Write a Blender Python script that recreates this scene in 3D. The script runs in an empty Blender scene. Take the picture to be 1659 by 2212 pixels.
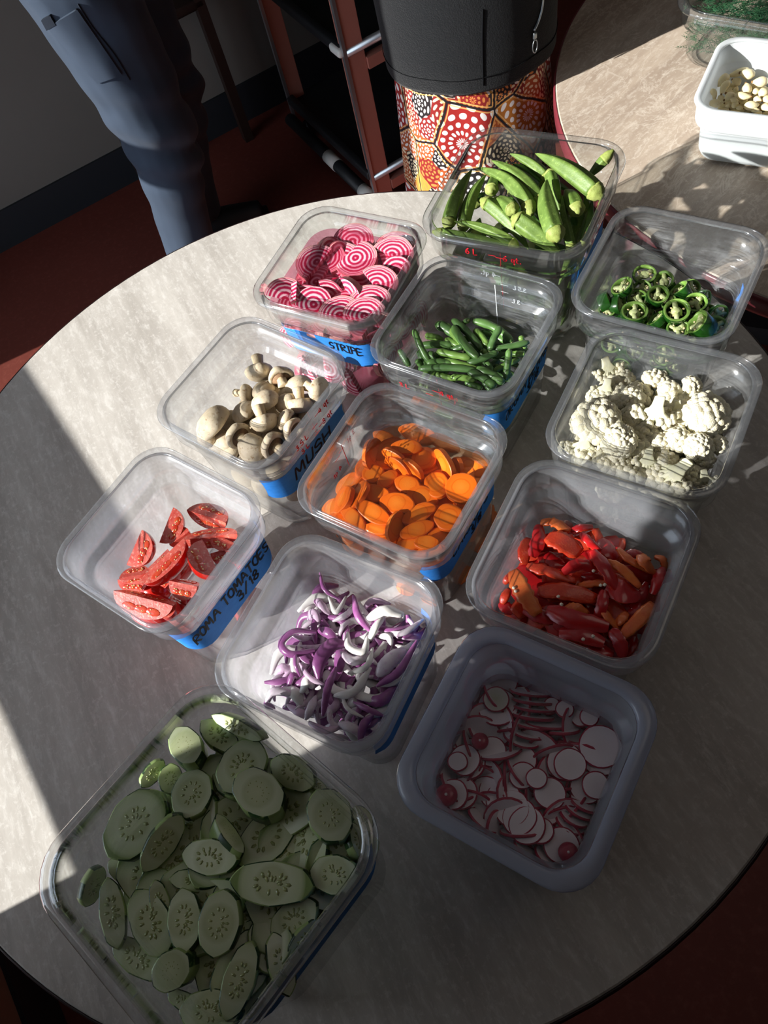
import bpy, bmesh, math, random
from math import sin, cos, pi, radians, sqrt, atan2
from mathutils import Vector as V, Matrix, noise
random.seed(7)
S = bpy.context.scene
COL = S.collection
# ------------------------------------------------------------------ camera
CZ = 1.6233
F = 1700.0
RR = V((0.93941116, -0.29408792, -0.17612204))     # image right
RD = V((-0.34279247, -0.80593799, -0.48265647))    # image down
RF = V((0.0, 0.51378618, -0.85791827))             # view direction
TZ = 0.745                                         # table top height


def W(px, py, z):
    """the point at height z seen at pixel (px, py)"""
    d = RR * ((px - 829.5) / F) + RD * ((py - 1106.0) / F) + RF
    t = (z - CZ) / d.z
    return V((d.x * t, d.y * t, z))


def PX(w):
    q = V((w.x, w.y, w.z - CZ))
    f = q.dot(RF)
    return 829.5 + F * q.dot(RR) / f, 1106 + F * q.dot(RD) / f


cam = bpy.data.cameras.new('camera')
cam.sensor_fit = 'VERTICAL'
cam.sensor_height = 24.0
cam.lens = F / 2212.0 * 24.0
cam.clip_start = 0.02
co = bpy.data.objects.new('camera', cam)
COL.objects.link(co)
up = -RD
bk = -RF
co.matrix_world = Matrix(((RR.x, up.x, bk.x, 0), (RR.y, up.y, bk.y, 0), (RR.z, up.z, bk.z, CZ), (0, 0, 0, 1)))
S.camera = co

# ------------------------------------------------------------------ objects


def tag(o, label=None, cat=None, group=None, kind=None):
    if label: o['label'] = label
    if cat: o['category'] = cat
    if group: o['group'] = group
    if kind: o['kind'] = kind
    return o


def empty(name, loc=(0, 0, 0), rz=0.0):
    o = bpy.data.objects.new(name, None)
    COL.objects.link(o)
    o.empty_display_size = 0.02
    o.location = loc
    o.rotation_euler = (0, 0, rz)
    return o


def mesh(name, vf, mats, parent=None, smooth=True, mw=None, midx=None):
    """vf = (verts, faces); links one mesh object"""
    me = bpy.data.meshes.new(name)
    me.from_pydata([tuple(v) for v in vf[0]], [], vf[1])
    if not isinstance(mats, (list, tuple)): mats = [mats]
    for m in mats: me.materials.append(m)
    if midx:
        me.polygons.foreach_set('material_index', midx)
    if smooth:
        me.polygons.foreach_set('use_smooth', [True] * len(me.polygons))
    me.update()
    o = bpy.data.objects.new(name, me)
    COL.objects.link(o)
    if parent is not None: o.parent = parent
    if mw is not None: o.matrix_world = mw
    return o


def sharp(o, deg=40):
    try:
        o.data.set_sharp_from_angle(angle=radians(deg))
    except Exception:
        pass
    return o


def copy_thing(o):
    """a thing and copies of its parts and sub-parts (shared mesh data)"""
    c = o.copy()
    COL.objects.link(c)
    for ch in o.children:
        k = ch.copy()
        COL.objects.link(k)
        k.parent = c
        for g in ch.children:
            h = g.copy()
            COL.objects.link(h)
            h.parent = k
    return c


def join(*vfs):
    vs, fs = [], []
    for v, f in vfs:
        b = len(vs)
        vs += list(v)
        fs += [tuple(i + b for i in q) for q in f]
    return vs, fs


def xf(vf, M):
    return [M @ V(v) for v in vf[0]], vf[1]


def box(x0, x1, y0, y1, z0, z1):
    vs = [(x, y, z) for x in (x0, x1) for y in (y0, y1) for z in (z0, z1)]
    fs = [(0, 1, 3, 2), (4, 6, 7, 5), (0, 4, 5, 1), (2, 3, 7, 6), (0, 2, 6, 4), (1, 5, 7, 3)]
    return vs, fs


def bevel(vf, w, seg=2):
    bm = bmesh.new()
    vv = [bm.verts.new(v) for v in vf[0]]
    for f in vf[1]: bm.faces.new([vv[i] for i in f])
    bmesh.ops.recalc_face_normals(bm, faces=bm.faces)
    bmesh.ops.bevel(bm, geom=bm.edges[:], offset=w, segments=seg, affect='EDGES', profile=0.5)
    bm.verts.index_update()
    r = ([v.co.copy() for v in bm.verts], [tuple(v.index for v in f.verts) for f in bm.faces])
    bm.free()
    return r


def loft(rings, cap0=True, cap1=True, closed=True):
    """rings of equal length -> skin; caps are fans to the centroid"""
    n = len(rings[0])
    vs = [V(p) for r in rings for p in r]
    fs = []
    for i in range(len(rings) - 1):
        for j in range(n if closed else n - 1):
            a, b = i * n + j, i * n + (j + 1) % n
            fs.append((a, b, b + n, a + n))
    if cap0:
        c = len(vs)
        vs.append(sum((V(p) for p in rings[0]), V()) / n)
        fs += [(c, (j + 1) % n, j) for j in range(n)]
    if cap1:
        c = len(vs)
        vs.append(sum((V(p) for p in rings[-1]), V()) / n)
        o = (len(rings) - 1) * n
        fs += [(c, o + j, o + (j + 1) % n) for j in range(n)]
    return vs, fs


def frames(path, upv=V((0, 0, 1))):
    """tangent, side, normal per path point (normal kept close to upv)"""
    out = []
    n = len(path)
    prev = None
    for i in range(n):
        t = (path[min(i + 1, n - 1)] - path[max(i - 1, 0)])
        if t.length < 1e-9: t = V((1, 0, 0))
        t.normalize()
        u = prev if prev is not None else upv
        s = t.cross(u)
        if s.length < 1e-6: s = t.cross(V((0.31, 0.95, 0.1)))
        s.normalize()
        nn = s.cross(t).normalized()
        prev = nn
        out.append((t, s, nn))
    return out


def tube(path, rad, n=10, prof=None, upv=V((0, 0, 1)), flat=1.0, roll=None):
    """tube along a path; rad list, prof(k,angle) scales the radius, flat squashes along the normal"""
    fr = frames(path, upv)
    rings = []
    for i, (p, r) in enumerate(zip(path, rad)):
        t, s, nn = fr[i]
        ring = []
        ro = roll[i] if roll else 0.0
        for j in range(n):
            a = 2 * pi * j / n
            q = r * (prof(i, a) if prof else 1.0)
            x, y = q * cos(a), q * sin(a) * flat
            x, y = x * cos(ro) - y * sin(ro), x * sin(ro) + y * cos(ro)
            ring.append(p + s * x + nn * y)
        rings.append(ring)
    return loft(rings)


def spline(pts, n):
    """Catmull-Rom through pts, n samples"""
    if len(pts) == 2:
        return [pts[0].lerp(pts[1], i / (n - 1)) for i in range(n)]
    P = [pts[0] * 2 - pts[1]] + list(pts) + [pts[-1] * 2 - pts[-2]]
    out = []
    m = len(pts) - 1
    for i in range(n):
        u = i / (n - 1) * m
        k = min(int(u), m - 1)
        f = u - k
        a, b, c, d = P[k], P[k + 1], P[k + 2], P[k + 3]
        out.append(0.5 * ((2 * b) + (c - a) * f + (2 * a - 5 * b + 4 * c - d) * f * f + (3 * b - a - 3 * c + d) * f * f * f))
    return out


def lathe(prof, n=20, wob=0.0, seed=0):
    """profile of (r, z) revolved about z"""
    rings = []
    for r, z in prof:
        ring = []
        for j in range(n):
            a = 2 * pi * j / n
            k = 1 + wob * noise.noise(V((cos(a) * 1.3 + seed, sin(a) * 1.3, z * 20 + seed)))
            ring.append(V((r * k * cos(a), r * k * sin(a), z)))
        rings.append(ring)
    return loft(rings)


def ico(r, sub=2):
    bm = bmesh.new()
    bmesh.ops.create_icosphere(bm, subdivisions=sub, radius=r)
    bm.verts.index_update()
    o = ([v.co.copy() for v in bm.verts], [tuple(v.index for v in f.verts) for f in bm.faces])
    bm.free()
    return o


def basis(o, x, y, z):
    return Matrix(((x.x, y.x, z.x, o.x), (x.y, y.y, z.y, o.y), (x.z, y.z, z.z, o.z), (0, 0, 0, 1)))


# ------------------------------------------------------------------ materials


def lin(c):
    if isinstance(c, str):
        c = [int(c[i:i + 2], 16) for i in (0, 2, 4)]
    r = []
    for v in c:
        v /= 255.0
        r.append(v / 12.92 if v <= 0.04045 else ((v + 0.055) / 1.055) ** 2.4)
    return (r[0], r[1], r[2], 1.0)


class NT:
    def __init__(s, name):
        s.m = bpy.data.materials.new(name)
        s.m.use_nodes = True
        s.t = s.m.node_tree
        s.t.nodes.clear()
        s.out = s.n('ShaderNodeOutputMaterial')

    def n(s, typ, **kw):
        nd = s.t.nodes.new(typ)
        for k, v in kw.items(): setattr(nd, k, v)
        return nd

    def l(s, a, b):
        s.t.links.new(a, b)

    def val(s, sock, v):
        if hasattr(v, 'is_output') or isinstance(v, bpy.types.NodeSocket):
            s.l(v, sock)
        else:
            sock.default_value = v

    def math(s, op, a, b=0.0, c=None, clamp=False):
        nd = s.n('ShaderNodeMath', operation=op, use_clamp=clamp)
        s.val(nd.inputs[0], a)
        s.val(nd.inputs[1], b)
        if c is not None: s.val(nd.inputs[2], c)
        return nd.outputs[0]

    def vmath(s, op, a, b=None, scale=None):
        nd = s.n('ShaderNodeVectorMath', operation=op)
        s.val(nd.inputs[0], a)
        if b is not None: s.val(nd.inputs[1], b)
        if scale is not None: s.val(nd.inputs[3], scale)
        return nd

    def obj(s):
        return s.n('ShaderNodeTexCoord').outputs['Object']

    def mapped(s, vec, scale=(1, 1, 1), rot=(0, 0, 0), loc=(0, 0, 0)):
        m = s.n('ShaderNodeMapping')
        s.l(vec, m.inputs[0])
        m.inputs['Scale'].default_value = scale
        m.inputs['Rotation'].default_value = rot
        m.inputs['Location'].default_value = loc
        return m.outputs[0]

    def noise(s, vec, scale, detail=4, rough=0.55, dist=0.0):
        nd = s.n('ShaderNodeTexNoise')
        s.l(vec, nd.inputs['Vector'])
        nd.inputs['Scale'].default_value = scale
        nd.inputs['Detail'].default_value = detail
        nd.inputs['Roughness'].default_value = rough
        nd.inputs['Distortion'].default_value = dist
        return nd.outputs[0]

    def voro(s, vec, scale, feature='F1', out='Distance', rnd=1.0):
        nd = s.n('ShaderNodeTexVoronoi', feature=feature)
        s.l(vec, nd.inputs['Vector'])
        nd.inputs['Scale'].default_value = scale
        nd.inputs['Randomness'].default_value = rnd
        return nd.outputs[out]

    def ramp(s, fac, stops, interp='LINEAR'):
        nd = s.n('ShaderNodeValToRGB')
        s.val(nd.inputs[0], fac)
        e = nd.color_ramp.elements
        nd.color_ramp.interpolation = interp
        while len(e) < len(stops): e.new(0.5)
        for i, (p, c) in enumerate(stops):
            e[i].position = p
            e[i].color = lin(c) if not isinstance(c, tuple) or len(c) == 3 else c
        return nd.outputs[0]

    def mix(s, fac, a, b, mode='MIX'):
        nd = s.n('ShaderNodeMix', data_type='RGBA', blend_type=mode)
        s.val(nd.inputs[0], fac)
        s.val(nd.inputs[6], lin(a) if isinstance(a, str) else a)
        s.val(nd.inputs[7], lin(b) if isinstance(b, str) else b)
        return nd.outputs[2]

    def bump(s, h, strength=0.3, dist=0.002):
        nd = s.n('ShaderNodeBump')
        nd.inputs['Strength'].default_value = strength
        nd.inputs['Distance'].default_value = dist
        s.l(h, nd.inputs['Height'])
        return nd.outputs[0]

    def pbr(s, color, rough=0.5, spec=0.5, metal=0.0, normal=None, sss=0.0, coat=0.0, sheen=0.0, srad=(0.004, 0.002, 0.001)):
        b = s.n('ShaderNodeBsdfPrincipled')
        s.val(b.inputs['Base Color'], lin(color) if isinstance(color, str) else color)
        s.val(b.inputs['Roughness'], rough)
        b.inputs['Specular IOR Level'].default_value = spec
        b.inputs['Metallic'].default_value = metal
        b.inputs['Coat Weight'].default_value = coat
        b.inputs['Coat Roughness'].default_value = 0.08
        b.inputs['Sheen Weight'].default_value = sheen
        if normal is not None: s.l(normal, b.inputs['Normal'])
        if sss:
            b.inputs['Subsurface Weight'].default_value = sss
            b.inputs['Subsurface Radius'].default_value = srad
            b.inputs['Subsurface Scale'].default_value = 1.0
        return b.outputs[0]

    def done(s, shader):
        s.l(shader, s.out.inputs[0])
        return s.m


def plain(name, color, rough=0.5, spec=0.5, metal=0.0, bump=0.0, bscale=200, coat=0.0, vary=0.0, vscale=30, sheen=0.0):
    t = NT(name)
    c = lin(color)
    o = t.obj()
    if vary:
        k = t.noise(o, vscale, 4)
        d = tuple(x * (1 - vary) for x in c[:3]) + (1,)
        e = tuple(min(1, x * (1 + vary)) for x in c[:3]) + (1,)
        c = t.mix(k, d, e)
    nn = t.bump(t.noise(o, bscale, 3), bump, 0.002) if bump else None
    return t.done(t.pbr(c, rough, spec, metal, nn, coat=coat, sheen=sheen))


def see_through(name, tint, cloud, ccol='E8ECF0', rough=0.05, scuff=0.0, spec=1.0, streak=(8, 8, 60)):
    """thin clear or milky plastic: straight-through light, a part scattered, Schlick reflection"""
    t = NT(name)
    geo = t.n('ShaderNodeNewGeometry')
    ndi = t.math('ABSOLUTE', t.vmath('DOT_PRODUCT', geo.outputs['Normal'], geo.outputs['Incoming']).outputs['Value'])
    one = t.math('SUBTRACT', 1.0, ndi, clamp=True)
    fr = t.math('MULTIPLY_ADD', t.math('POWER', one, 5.0), 0.96 * spec, 0.04 * spec)
    tr = t.n('ShaderNodeBsdfTransparent')
    tr.inputs[0].default_value = tint if isinstance(tint, tuple) else lin(tint)
    df = t.n('ShaderNodeBsdfDiffuse')
    df.inputs[0].default_value = lin(ccol)
    tl = t.n('ShaderNodeBsdfTranslucent')
    tl.inputs[0].default_value = lin(ccol)
    sc = t.n('ShaderNodeMixShader')
    sc.inputs[0].default_value = 0.55
    t.l(df.outputs[0], sc.inputs[1])
    t.l(tl.outputs[0], sc.inputs[2])
    o = t.obj()
    if scuff:
        s1 = t.noise(t.mapped(o, streak), 4.0, 6, 0.65)
        s2 = t.noise(o, 14.0, 5, 0.6)
        k = t.math('MULTIPLY', t.ramp(s1, [(0.45, '000000'), (0.72, 'FFFFFF')]), t.ramp(s2, [(0.42, '000000'), (0.7, 'FFFFFF')]))
        fac = t.math('MULTIPLY_ADD', k, scuff, cloud, clamp=True)
    else:
        fac = cloud
    m1 = t.n('ShaderNodeMixShader')
    t.val(m1.inputs[0], fac)
    t.l(tr.outputs[0], m1.inputs[1])
    t.l(sc.outputs[0], m1.inputs[2])
    gl = t.n('ShaderNodeBsdfGlossy')
    gl.inputs['Roughness'].default_value = rough
    m2 = t.n('ShaderNodeMixShader')
    t.l(fr, m2.inputs[0])
    t.l(m1.outputs[0], m2.inputs[1])
    t.l(gl.outputs[0], m2.inputs[2])
    return t.done(m2.outputs[0])


# ------------------------------------------------------------------ stroke lettering
GL = {
    'A': [[(0, 0), (.45, 1), (.9, 0)], [(.2, .4), (.7, .4)]],
    'B': [[(0, 0), (0, 1), (.5, .95), (.55, .7), (.05, .55), (.65, .4), (.6, .08), (0, 0)]],
    'C': [[(.7, .85), (.4, 1), (.05, .6), (.1, .15), (.5, 0), (.75, .15)]],
    'E': [[(.6, 1), (0, 1), (0, 0), (.65, 0)], [(0, .52), (.5, .52)]],
    'G': [[(.7, .85), (.4, 1), (.05, .6), (.1, .15), (.5, 0), (.75, .2), (.75, .45), (.45, .45)]],
    'H': [[(0, 0), (0, 1)], [(.65, 0), (.65, 1)], [(0, .5), (.65, .5)]],
    'I': [[(.25, 0), (.25, 1)], [(0, 1), (.5, 1)], [(0, 0), (.5, 0)]],
    'L': [[(0, 1), (0, 0), (.55, 0)]],
    'M': [[(0, 0), (.1, 1), (.45, .35), (.8, 1), (.9, 0)]],
    'N': [[(0, 0), (0, 1), (.65, 0), (.65, 1)]],
    'O': [[(.35, 1), (.02, .7), (.05, .2), (.38, 0), (.7, .25), (.68, .75), (.35, 1)]],
    'P': [[(0, 0), (0, 1), (.55, .95), (.6, .6), (0, .48)]],
    'R': [[(0, 0), (0, 1), (.55, .95), (.6, .6), (.02, .48), (.7, 0)]],
    'S': [[(.62, .88), (.35, 1), (.05, .8), (.15, .55), (.55, .42), (.6, .15), (.3, 0), (0, .12)]],
    'T': [[(0, 1), (.8, 1)], [(.4, 1), (.4, 0)]],
    'U': [[(0, 1), (.02, .2), (.3, 0), (.6, .2), (.62, 1)]],
    'q': [[(.5, .6), (.15, .65), (.02, .3), (.25, .05), (.5, .2)], [(.5, .65), (.5, -.35)]],
    't': [[(.2, .9), (.2, .1), (.4, 0)], [(0, .62), (.42, .62)]],
    '1': [[(.05, .8), (.25, 1), (.25, 0)]],
    '3': [[(.05, .9), (.4, 1), (.55, .75), (.2, .55), (.6, .35), (.45, .02), (0, .1)]],
    '4': [[(.5, 0), (.5, 1), (0, .35), (.7, .35)]],
    '5': [[(.6, 1), (.1, 1), (.05, .58), (.45, .6), (.6, .3), (.4, 0), (0, .08)]],
    '6': [[(.5, 1), (.1, .6), (.05, .2), (.35, 0), (.6, .25), (.4, .52), (.08, .35)]],
    '8': [[(.3, .52), (.05, .78), (.3, 1), (.55, .78), (.3, .52), (.02, .25), (.3, 0), (.6, .25), (.3, .52)]],
    '/': [[(0, -.1), (.55, 1.1)]],
    '.': [[(.1, 0), (.16, .06)]],
    '-': [[(0, .5), (.6, .5)]],
}


def writing(text, h, wdt, x0=0.0, y0=0.0, slant=0.12, jit=0.05, adv=0.28, ws=1.0):
    """flat marker strokes in the xy plane, letter height h"""
    vf = ([], [])
    x = x0
    rnd = random.Random(len(text) * 7 + 3)
    for ch in text:
        if ch == ' ':
            x += 0.5 * h * ws
            continue
        g = GL[ch]
        wmax = max(p[0] for st in g for p in st)
        for st in g:
            P = [V((x + (p[0] + slant * p[1] + rnd.uniform(-jit, jit)) * h * 0.85 * ws, y0 + (p[1] + rnd.uniform(-jit, jit)) * h, 0)) for p in st]
            if len(P) > 2: P = spline(P, len(P) * 3)
            for a, b in zip(P, P[1:]):
                d = b - a
                if d.length < 1e-7: continue
                d.normalize()
                nn = V((-d.y, d.x, 0)) * wdt * 0.5
                a2, b2 = a - d * wdt * 0.35, b + d * wdt * 0.35
                q = [a2 - nn, b2 - nn, b2 + nn, a2 + nn]
                vf = join(vf, ([p + V((0, 0, 0.00015)) for p in q] + [p for p in q],
                               [(0, 1, 2, 3), (7, 6, 5, 4), (0, 4, 5, 1), (1, 5, 6, 2), (2, 6, 7, 3), (3, 7, 4, 0)]))
        x += (wmax + adv) * h * 0.85 * ws
    return vf, x

# ------------------------------------------------------------------ setting
EN = V((0.9455, 0.3256, 0))     # into the room from the window wall
ET = V((-0.3256, 0.9455, 0))    # along the window wall


def struct(name, vf, m, parent=None, smooth=False):
    o = mesh(name, vf, m, parent, smooth)
    o['kind'] = 'structure'
    return o


def slab(o, ex, ey, x0, x1, y0, y1, z0, z1):
    v, f = box(x0, x1, y0, y1, z0, z1)
    return [o + ex * p[0] + ey * p[1] + V((0, 0, p[2])) for p in v], f


M_wall = plain('wall_paint', '6E6862', 0.85, 0.2, bump=0.05, bscale=300, vary=0.03)
M_wallw = plain('window_wall_paint', '85705F', 0.85, 0.2, bump=0.05, bscale=300)
M_base = plain('rubber_baseboard', '1E2126', 0.55, 0.4)
M_ceil = plain('ceiling_tile', 'C9C6C0', 0.9, 0.2)
M_frame = plain('window_frame_paint', '50504E', 0.5, 0.4)


def mat_floor():
    t = NT('red_floor')
    o = t.obj()
    n1 = t.noise(o, 3.0, 5)
    n2 = t.noise(o, 60.0, 4, 0.7)
    c = t.mix(n1, '572820', '6C332A')
    c = t.mix(t.math('MULTIPLY', t.ramp(n2, [(0.5, '000000'), (0.75, 'FFFFFF')]), 0.35), c, '8A4E44')
    return t.done(t.pbr(c, 0.5, 0.35, normal=t.bump(n2, 0.1, 0.001)))


M_floor = mat_floor()
Z0 = V((0, 0, 0))
NW = -0.795
struct('floor', box(-3.2, 5.0, -2.8, 5.2, -0.1, 0.0), M_floor)
struct('ceiling', box(-3.2, 5.0, -2.8, 5.2, 2.75, 2.85), M_ceil)
T0, T1, ZS, ZH = 0.447, 2.275, 0.2, 2.55
struct('wall_left', join(slab(Z0, EN, ET, NW - .15, NW, -3.2, T0, 0, 2.75), slab(Z0, EN, ET, NW - .15, NW, T1, 4.2, 0, 2.75),
                         slab(Z0, EN, ET, NW - .15, NW, T0, T1, 0, ZS), slab(Z0, EN, ET, NW - .15, NW, T0, T1, ZH, 2.75)), M_wallw)
struct('baseboard_left', slab(Z0, EN, ET, NW, NW + .009, -3.2, 4.0, 0.0, .125), M_base)
fr = struct('window_1', join(slab(Z0, EN, ET, NW - .045, NW - .005, T0, T1, .976, 1.079),
                             slab(Z0, EN, ET, NW - .09, NW - .05, T0, T1, ZS, ZS + .035), slab(Z0, EN, ET, NW - .09, NW - .05, T0, T1, ZH - .04, ZH),
                             slab(Z0, EN, ET, NW - .09, NW - .05, T1 - .03, T1, ZS, ZH), slab(Z0, EN, ET, NW - .09, NW - .05, 1.475, 1.530, ZS, ZH)), M_frame)
struct('glass_pane', slab(Z0, EN, ET, NW - .072, NW - .068, T0, T1, ZS + .03, ZH - .03), see_through('window_glass', (0.97, 0.98, 0.98, 1), 0.0, rough=0.0), fr)
BA = radians(13.6)
BX, BY = V((cos(BA), sin(BA), 0)), V((-sin(BA), cos(BA), 0))
BO = V((-0.9146, 2.4484, 0))
struct('wall_back', slab(BO, BX, BY, -2.2, 5.2, 0.0, .12, 0, 2.75), M_wall)
struct('baseboard_back', slab(BO, BX, BY, -0.75, 5.0, -.009, 0.0, 0, .125), M_base)
struct('wall_right', slab(Z0, EN, ET, 4.0, 4.12, -3.2, 3.6, 0, 2.75), M_wall)
struct('wall_front', slab(Z0, EN, ET, -1.2, 4.1, -1.9, -1.78, 0, 2.75), M_wall)

# ------------------------------------------------------------------ light
w = bpy.data.worlds.new('world')
S.world = w
w.use_nodes = True
bg = w.node_tree.nodes['Background']
bg.inputs[0].default_value = (0.76, 0.86, 1.0, 1)
bg.inputs[1].default_value = 3.9
sl = bpy.data.lights.new('sun', 'SUN')
sl.energy = 12.0
sl.angle = radians(0.6)
sl.color = (1.0, 0.96, 0.91)
so = bpy.data.objects.new('sun', sl)
COL.objects.link(so)
SA, SE = radians(8.0), radians(25.3)
sd = V((cos(SA) * cos(SE), sin(SA) * cos(SE), -sin(SE)))
so.rotation_euler = sd.to_track_quat('-Z', 'Y').to_euler()
so.location = (-6, -1, 4)
pl = bpy.data.lights.new('window_portal', 'AREA')
pl.shape = 'RECTANGLE'
pl.size, pl.size_y = T1 - T0, ZH - ZS
pl.cycles.is_portal = True
po = bpy.data.objects.new('window_portal', pl)
COL.objects.link(po)
pc = EN * (NW - .1) + ET * ((T0 + T1) / 2) + V((0, 0, (ZS + ZH) / 2))
po.matrix_world = basis(pc, -ET, V((0, 0, 1)), -EN)
for i, (x, y) in enumerate(((1.2, 0.3), (1.6, 1.9))):  # added warm fill from above; no fixture is seen there
    al = bpy.data.lights.new('overhead_fill', 'AREA')
    al.shape = 'RECTANGLE'
    al.size, al.size_y = 1.2, 0.6
    al.energy = 1.2
    al.color = (1.0, 0.9, 0.78)
    ao = bpy.data.objects.new('overhead_fill', al)
    COL.objects.link(ao)
    ao.location = (x, y, 2.74)

# ------------------------------------------------------------------ tables


def mat_laminate(name, base, dark, pale, ang, vein=0.12):
    t = NT(name)
    o = t.obj()
    r = t.mapped(o, rot=(0, 0, -ang))
    st = t.mapped(r, scale=(3.0, 26.0, 1.0))
    n1 = t.noise(st, 1.0, 6, 0.62, 0.25)
    n2 = t.noise(t.mapped(r, scale=(40.0, 120.0, 1.0)), 1.0, 6, 0.7, 0.2)
    n3 = t.noise(o, 150.0, 3, 0.7)
    n4 = t.noise(t.mapped(r, scale=(1.2, 4.0, 1.0)), 1.0, 3)
    c = t.mix(t.ramp(n1, [(0.33, '000000'), (0.66, 'FFFFFF')]), dark, base)
    c = t.mix(t.math('MULTIPLY', t.ramp(n2, [(0.5, '000000'), (0.72, 'FFFFFF')]), 0.65), c, pale)
    c = t.mix(t.math('MULTIPLY', t.ramp(n2, [(0.3, 'FFFFFF'), (0.44, '000000')]), 0.35), c, dark)
    c = t.mix(t.math('MULTIPLY', t.ramp(n3, [(0.56, '000000'), (0.72, 'FFFFFF')]), 0.5), c, pale)
    # thin pale veins
    vn = t.noise(t.mapped(r, scale=(9.0, 16.0, 1.0)), 1.0, 4, 0.6, 1.2)
    vk = t.math('ABSOLUTE', t.math('SUBTRACT', vn, 0.5))
    c = t.mix(t.math('MULTIPLY', t.ramp(vk, [(0.0, 'FFFFFF'), (0.022, '000000')]), vein), c, pale)
    c = t.mix(t.math('MULTIPLY', n4, 0.22), c, dark)
    rough = t.math('MULTIPLY_ADD', n2, 0.2, 0.33)
    return t.done(t.pbr(c, rough, 0.35, normal=t.bump(n3, 0.05, 0.0006)))


def ring_solid(prof, n=96):
    """closed profile revolved (no caps)"""
    m = len(prof)
    vs = [V((r * cos(2 * pi * j / n), r * sin(2 * pi * j / n), z)) for j in range(n) for r, z in prof]
    fs = [(j * m + i, ((j + 1) % n) * m + i, ((j + 1) % n) * m + (i + 1) % m, j * m + (i + 1) % m) for j in range(n) for i in range(m)]
    return vs, fs


M_dark = plain('black_iron', '191A1C', 0.45, 0.5)
d0 = (W(420, 800, TZ) - W(300, 580, TZ))
LA = atan2(d0.y, d0.x)


def table(name, label, c, r, lam, edge, ang):
    root = empty(name, (c[0], c[1], 0), 0)
    tag(root, label, 'table')
    sharp(mesh('table_top', lathe([(r - .003, TZ - .026), (r, TZ - .022), (r, TZ - .002), (r - .002, TZ)], 128), lam, root), 30)
    mesh('edge_band', ring_solid([(r - .002, TZ - .034), (r + .0025, TZ - .034), (r + .004, TZ - .028), (r + .004, TZ - .006), (r + .002, TZ - .0015), (r + .0003, TZ - .0015), (r + .0003, TZ - .028)], 128), edge, root)
    mesh('column', lathe([(.038, .06), (.038, TZ - .06), (.12, TZ - .045), (.13, TZ - .036)], 32), M_dark, root)
    for k in range(4):
        a = pi / 4 + k * pi / 2
        e = V((cos(a), sin(a), 0))
        s = V((-sin(a), cos(a), 0))
        rings = [[e * q + s * (hw * sx) + V((0, 0, z)) for sx, z in ((-1, z0), (1, z0), (1, z1), (-1, z1))] for q, hw, z0, z1 in ((.0, .035, .03, .09), (.2, .03, .012, .06), (.36, .024, .0, .03))]
        mesh('foot', loft(rings), M_dark, root, smooth=False)
    return root


M_lam1 = mat_laminate('grey_travertine_laminate', 'C8C3BC', 'A9A39C', 'E2DFDA', LA)
M_lam2 = mat_laminate('beige_travertine_laminate', 'BCAC9B', '9C8B7C', 'E0D6C8', LA + 1.9, .4)
M_edge1 = plain('dark_vinyl_edge', '26181A', 0.35, 0.5)
M_edge2 = plain('maroon_vinyl_edge', '6E2A32', 0.35, 0.5)
C1, C2 = (-0.0664, 0.5583), (1.103, 0.983)
table('round_table', 'round grey travertine laminate table holding twelve tubs of cut vegetables', C1, .613, M_lam1, M_edge1, 0)
table('round_table', 'second round beige table with maroon edge holding the garlic and dill', C2, .613, M_lam2, M_edge2, 0)

# ------------------------------------------------------------------ tubs
M_clear = see_through('clear_polycarbonate', (0.955, 0.965, 0.96, 1), 0.012, rough=0.03, spec=1.4)
M_worn = see_through('worn_polycarbonate', (0.95, 0.955, 0.96, 1), 0.05, rough=0.10, scuff=0.5, spec=1.3)
M_milky = see_through('frosted_polypropylene', (0.95, 0.95, 0.965, 1), 0.17, 'DCE0E8', rough=0.16, scuff=0.12, spec=1.0)
M_cloudy = see_through('cloudy_polypropylene', (0.93, 0.94, 0.97, 1), 0.36, 'D6DBE8', rough=0.2, spec=0.9)
M_cloudy2 = see_through('half_frosted_polypropylene', (0.95, 0.955, 0.96, 1), 0.06, rough=0.14, scuff=0.3, spec=1.1)
M_rimc = see_through('clear_rim', (0.94, 0.95, 0.955, 1), 0.035, rough=0.05, spec=2.4)
M_rimm = see_through('frosted_rim', (0.955, 0.96, 0.97, 1), 0.10, 'DCE2EA', rough=0.10, spec=2.0)
M_rimd = see_through('cloudy_rim', (0.9, 0.91, 0.95, 1), 0.55, 'D2D7E6', rough=0.2, spec=1.2)


def mat_white_poly():
    t = NT('white_polyethylene')
    b = t.n('ShaderNodeBsdfTranslucent')
    b.inputs[0].default_value = lin('EEF2F4')
    m = t.n('ShaderNodeMixShader')
    m.inputs[0].default_value = 0.38
    t.l(t.pbr('E9EEF1', 0.35, 0.4), m.inputs[1])
    t.l(b.outputs[0], m.inputs[2])
    return t.done(m.outputs[0])


M_poly = mat_white_poly()


def mat_tape(name='blue_masking_tape'):
    t = NT(name)
    o = t.obj()
    n = t.noise(t.mapped(o, scale=(1, 1, 2.5)), 90, 5, 0.65)
    c = t.mix(n, '1B6FCB', '3E96EA')
    return t.done(t.pbr(c, 0.65, 0.3, normal=t.bump(n, 0.35, 0.001)))


M_tape = mat_tape()
M_ink = plain('marker_ink', '101522', 0.6, 0.3)
M_red = plain('red_print', 'C8202E', 0.5, 0.4)
M_emb = plain('pale_print', 'C9CFD2', 0.5, 0.4)
NS = 7


def rsq(h, r, z, hy=None):
    """rounded-square ring, counter-clockwise from the +x side"""
    hy = h if hy is None else hy
    out = []
    for cx, cy, a0 in ((1, 1, 0), (-1, 1, 90), (-1, -1, 180), (1, -1, 270)):
        for k in range(NS + 1):
            a = radians(a0 + 90.0 * k / NS)
            out.append(V((cx * (h - r) + r * cos(a), cy * (hy - r) + r * sin(a), z)))
    return out


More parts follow.
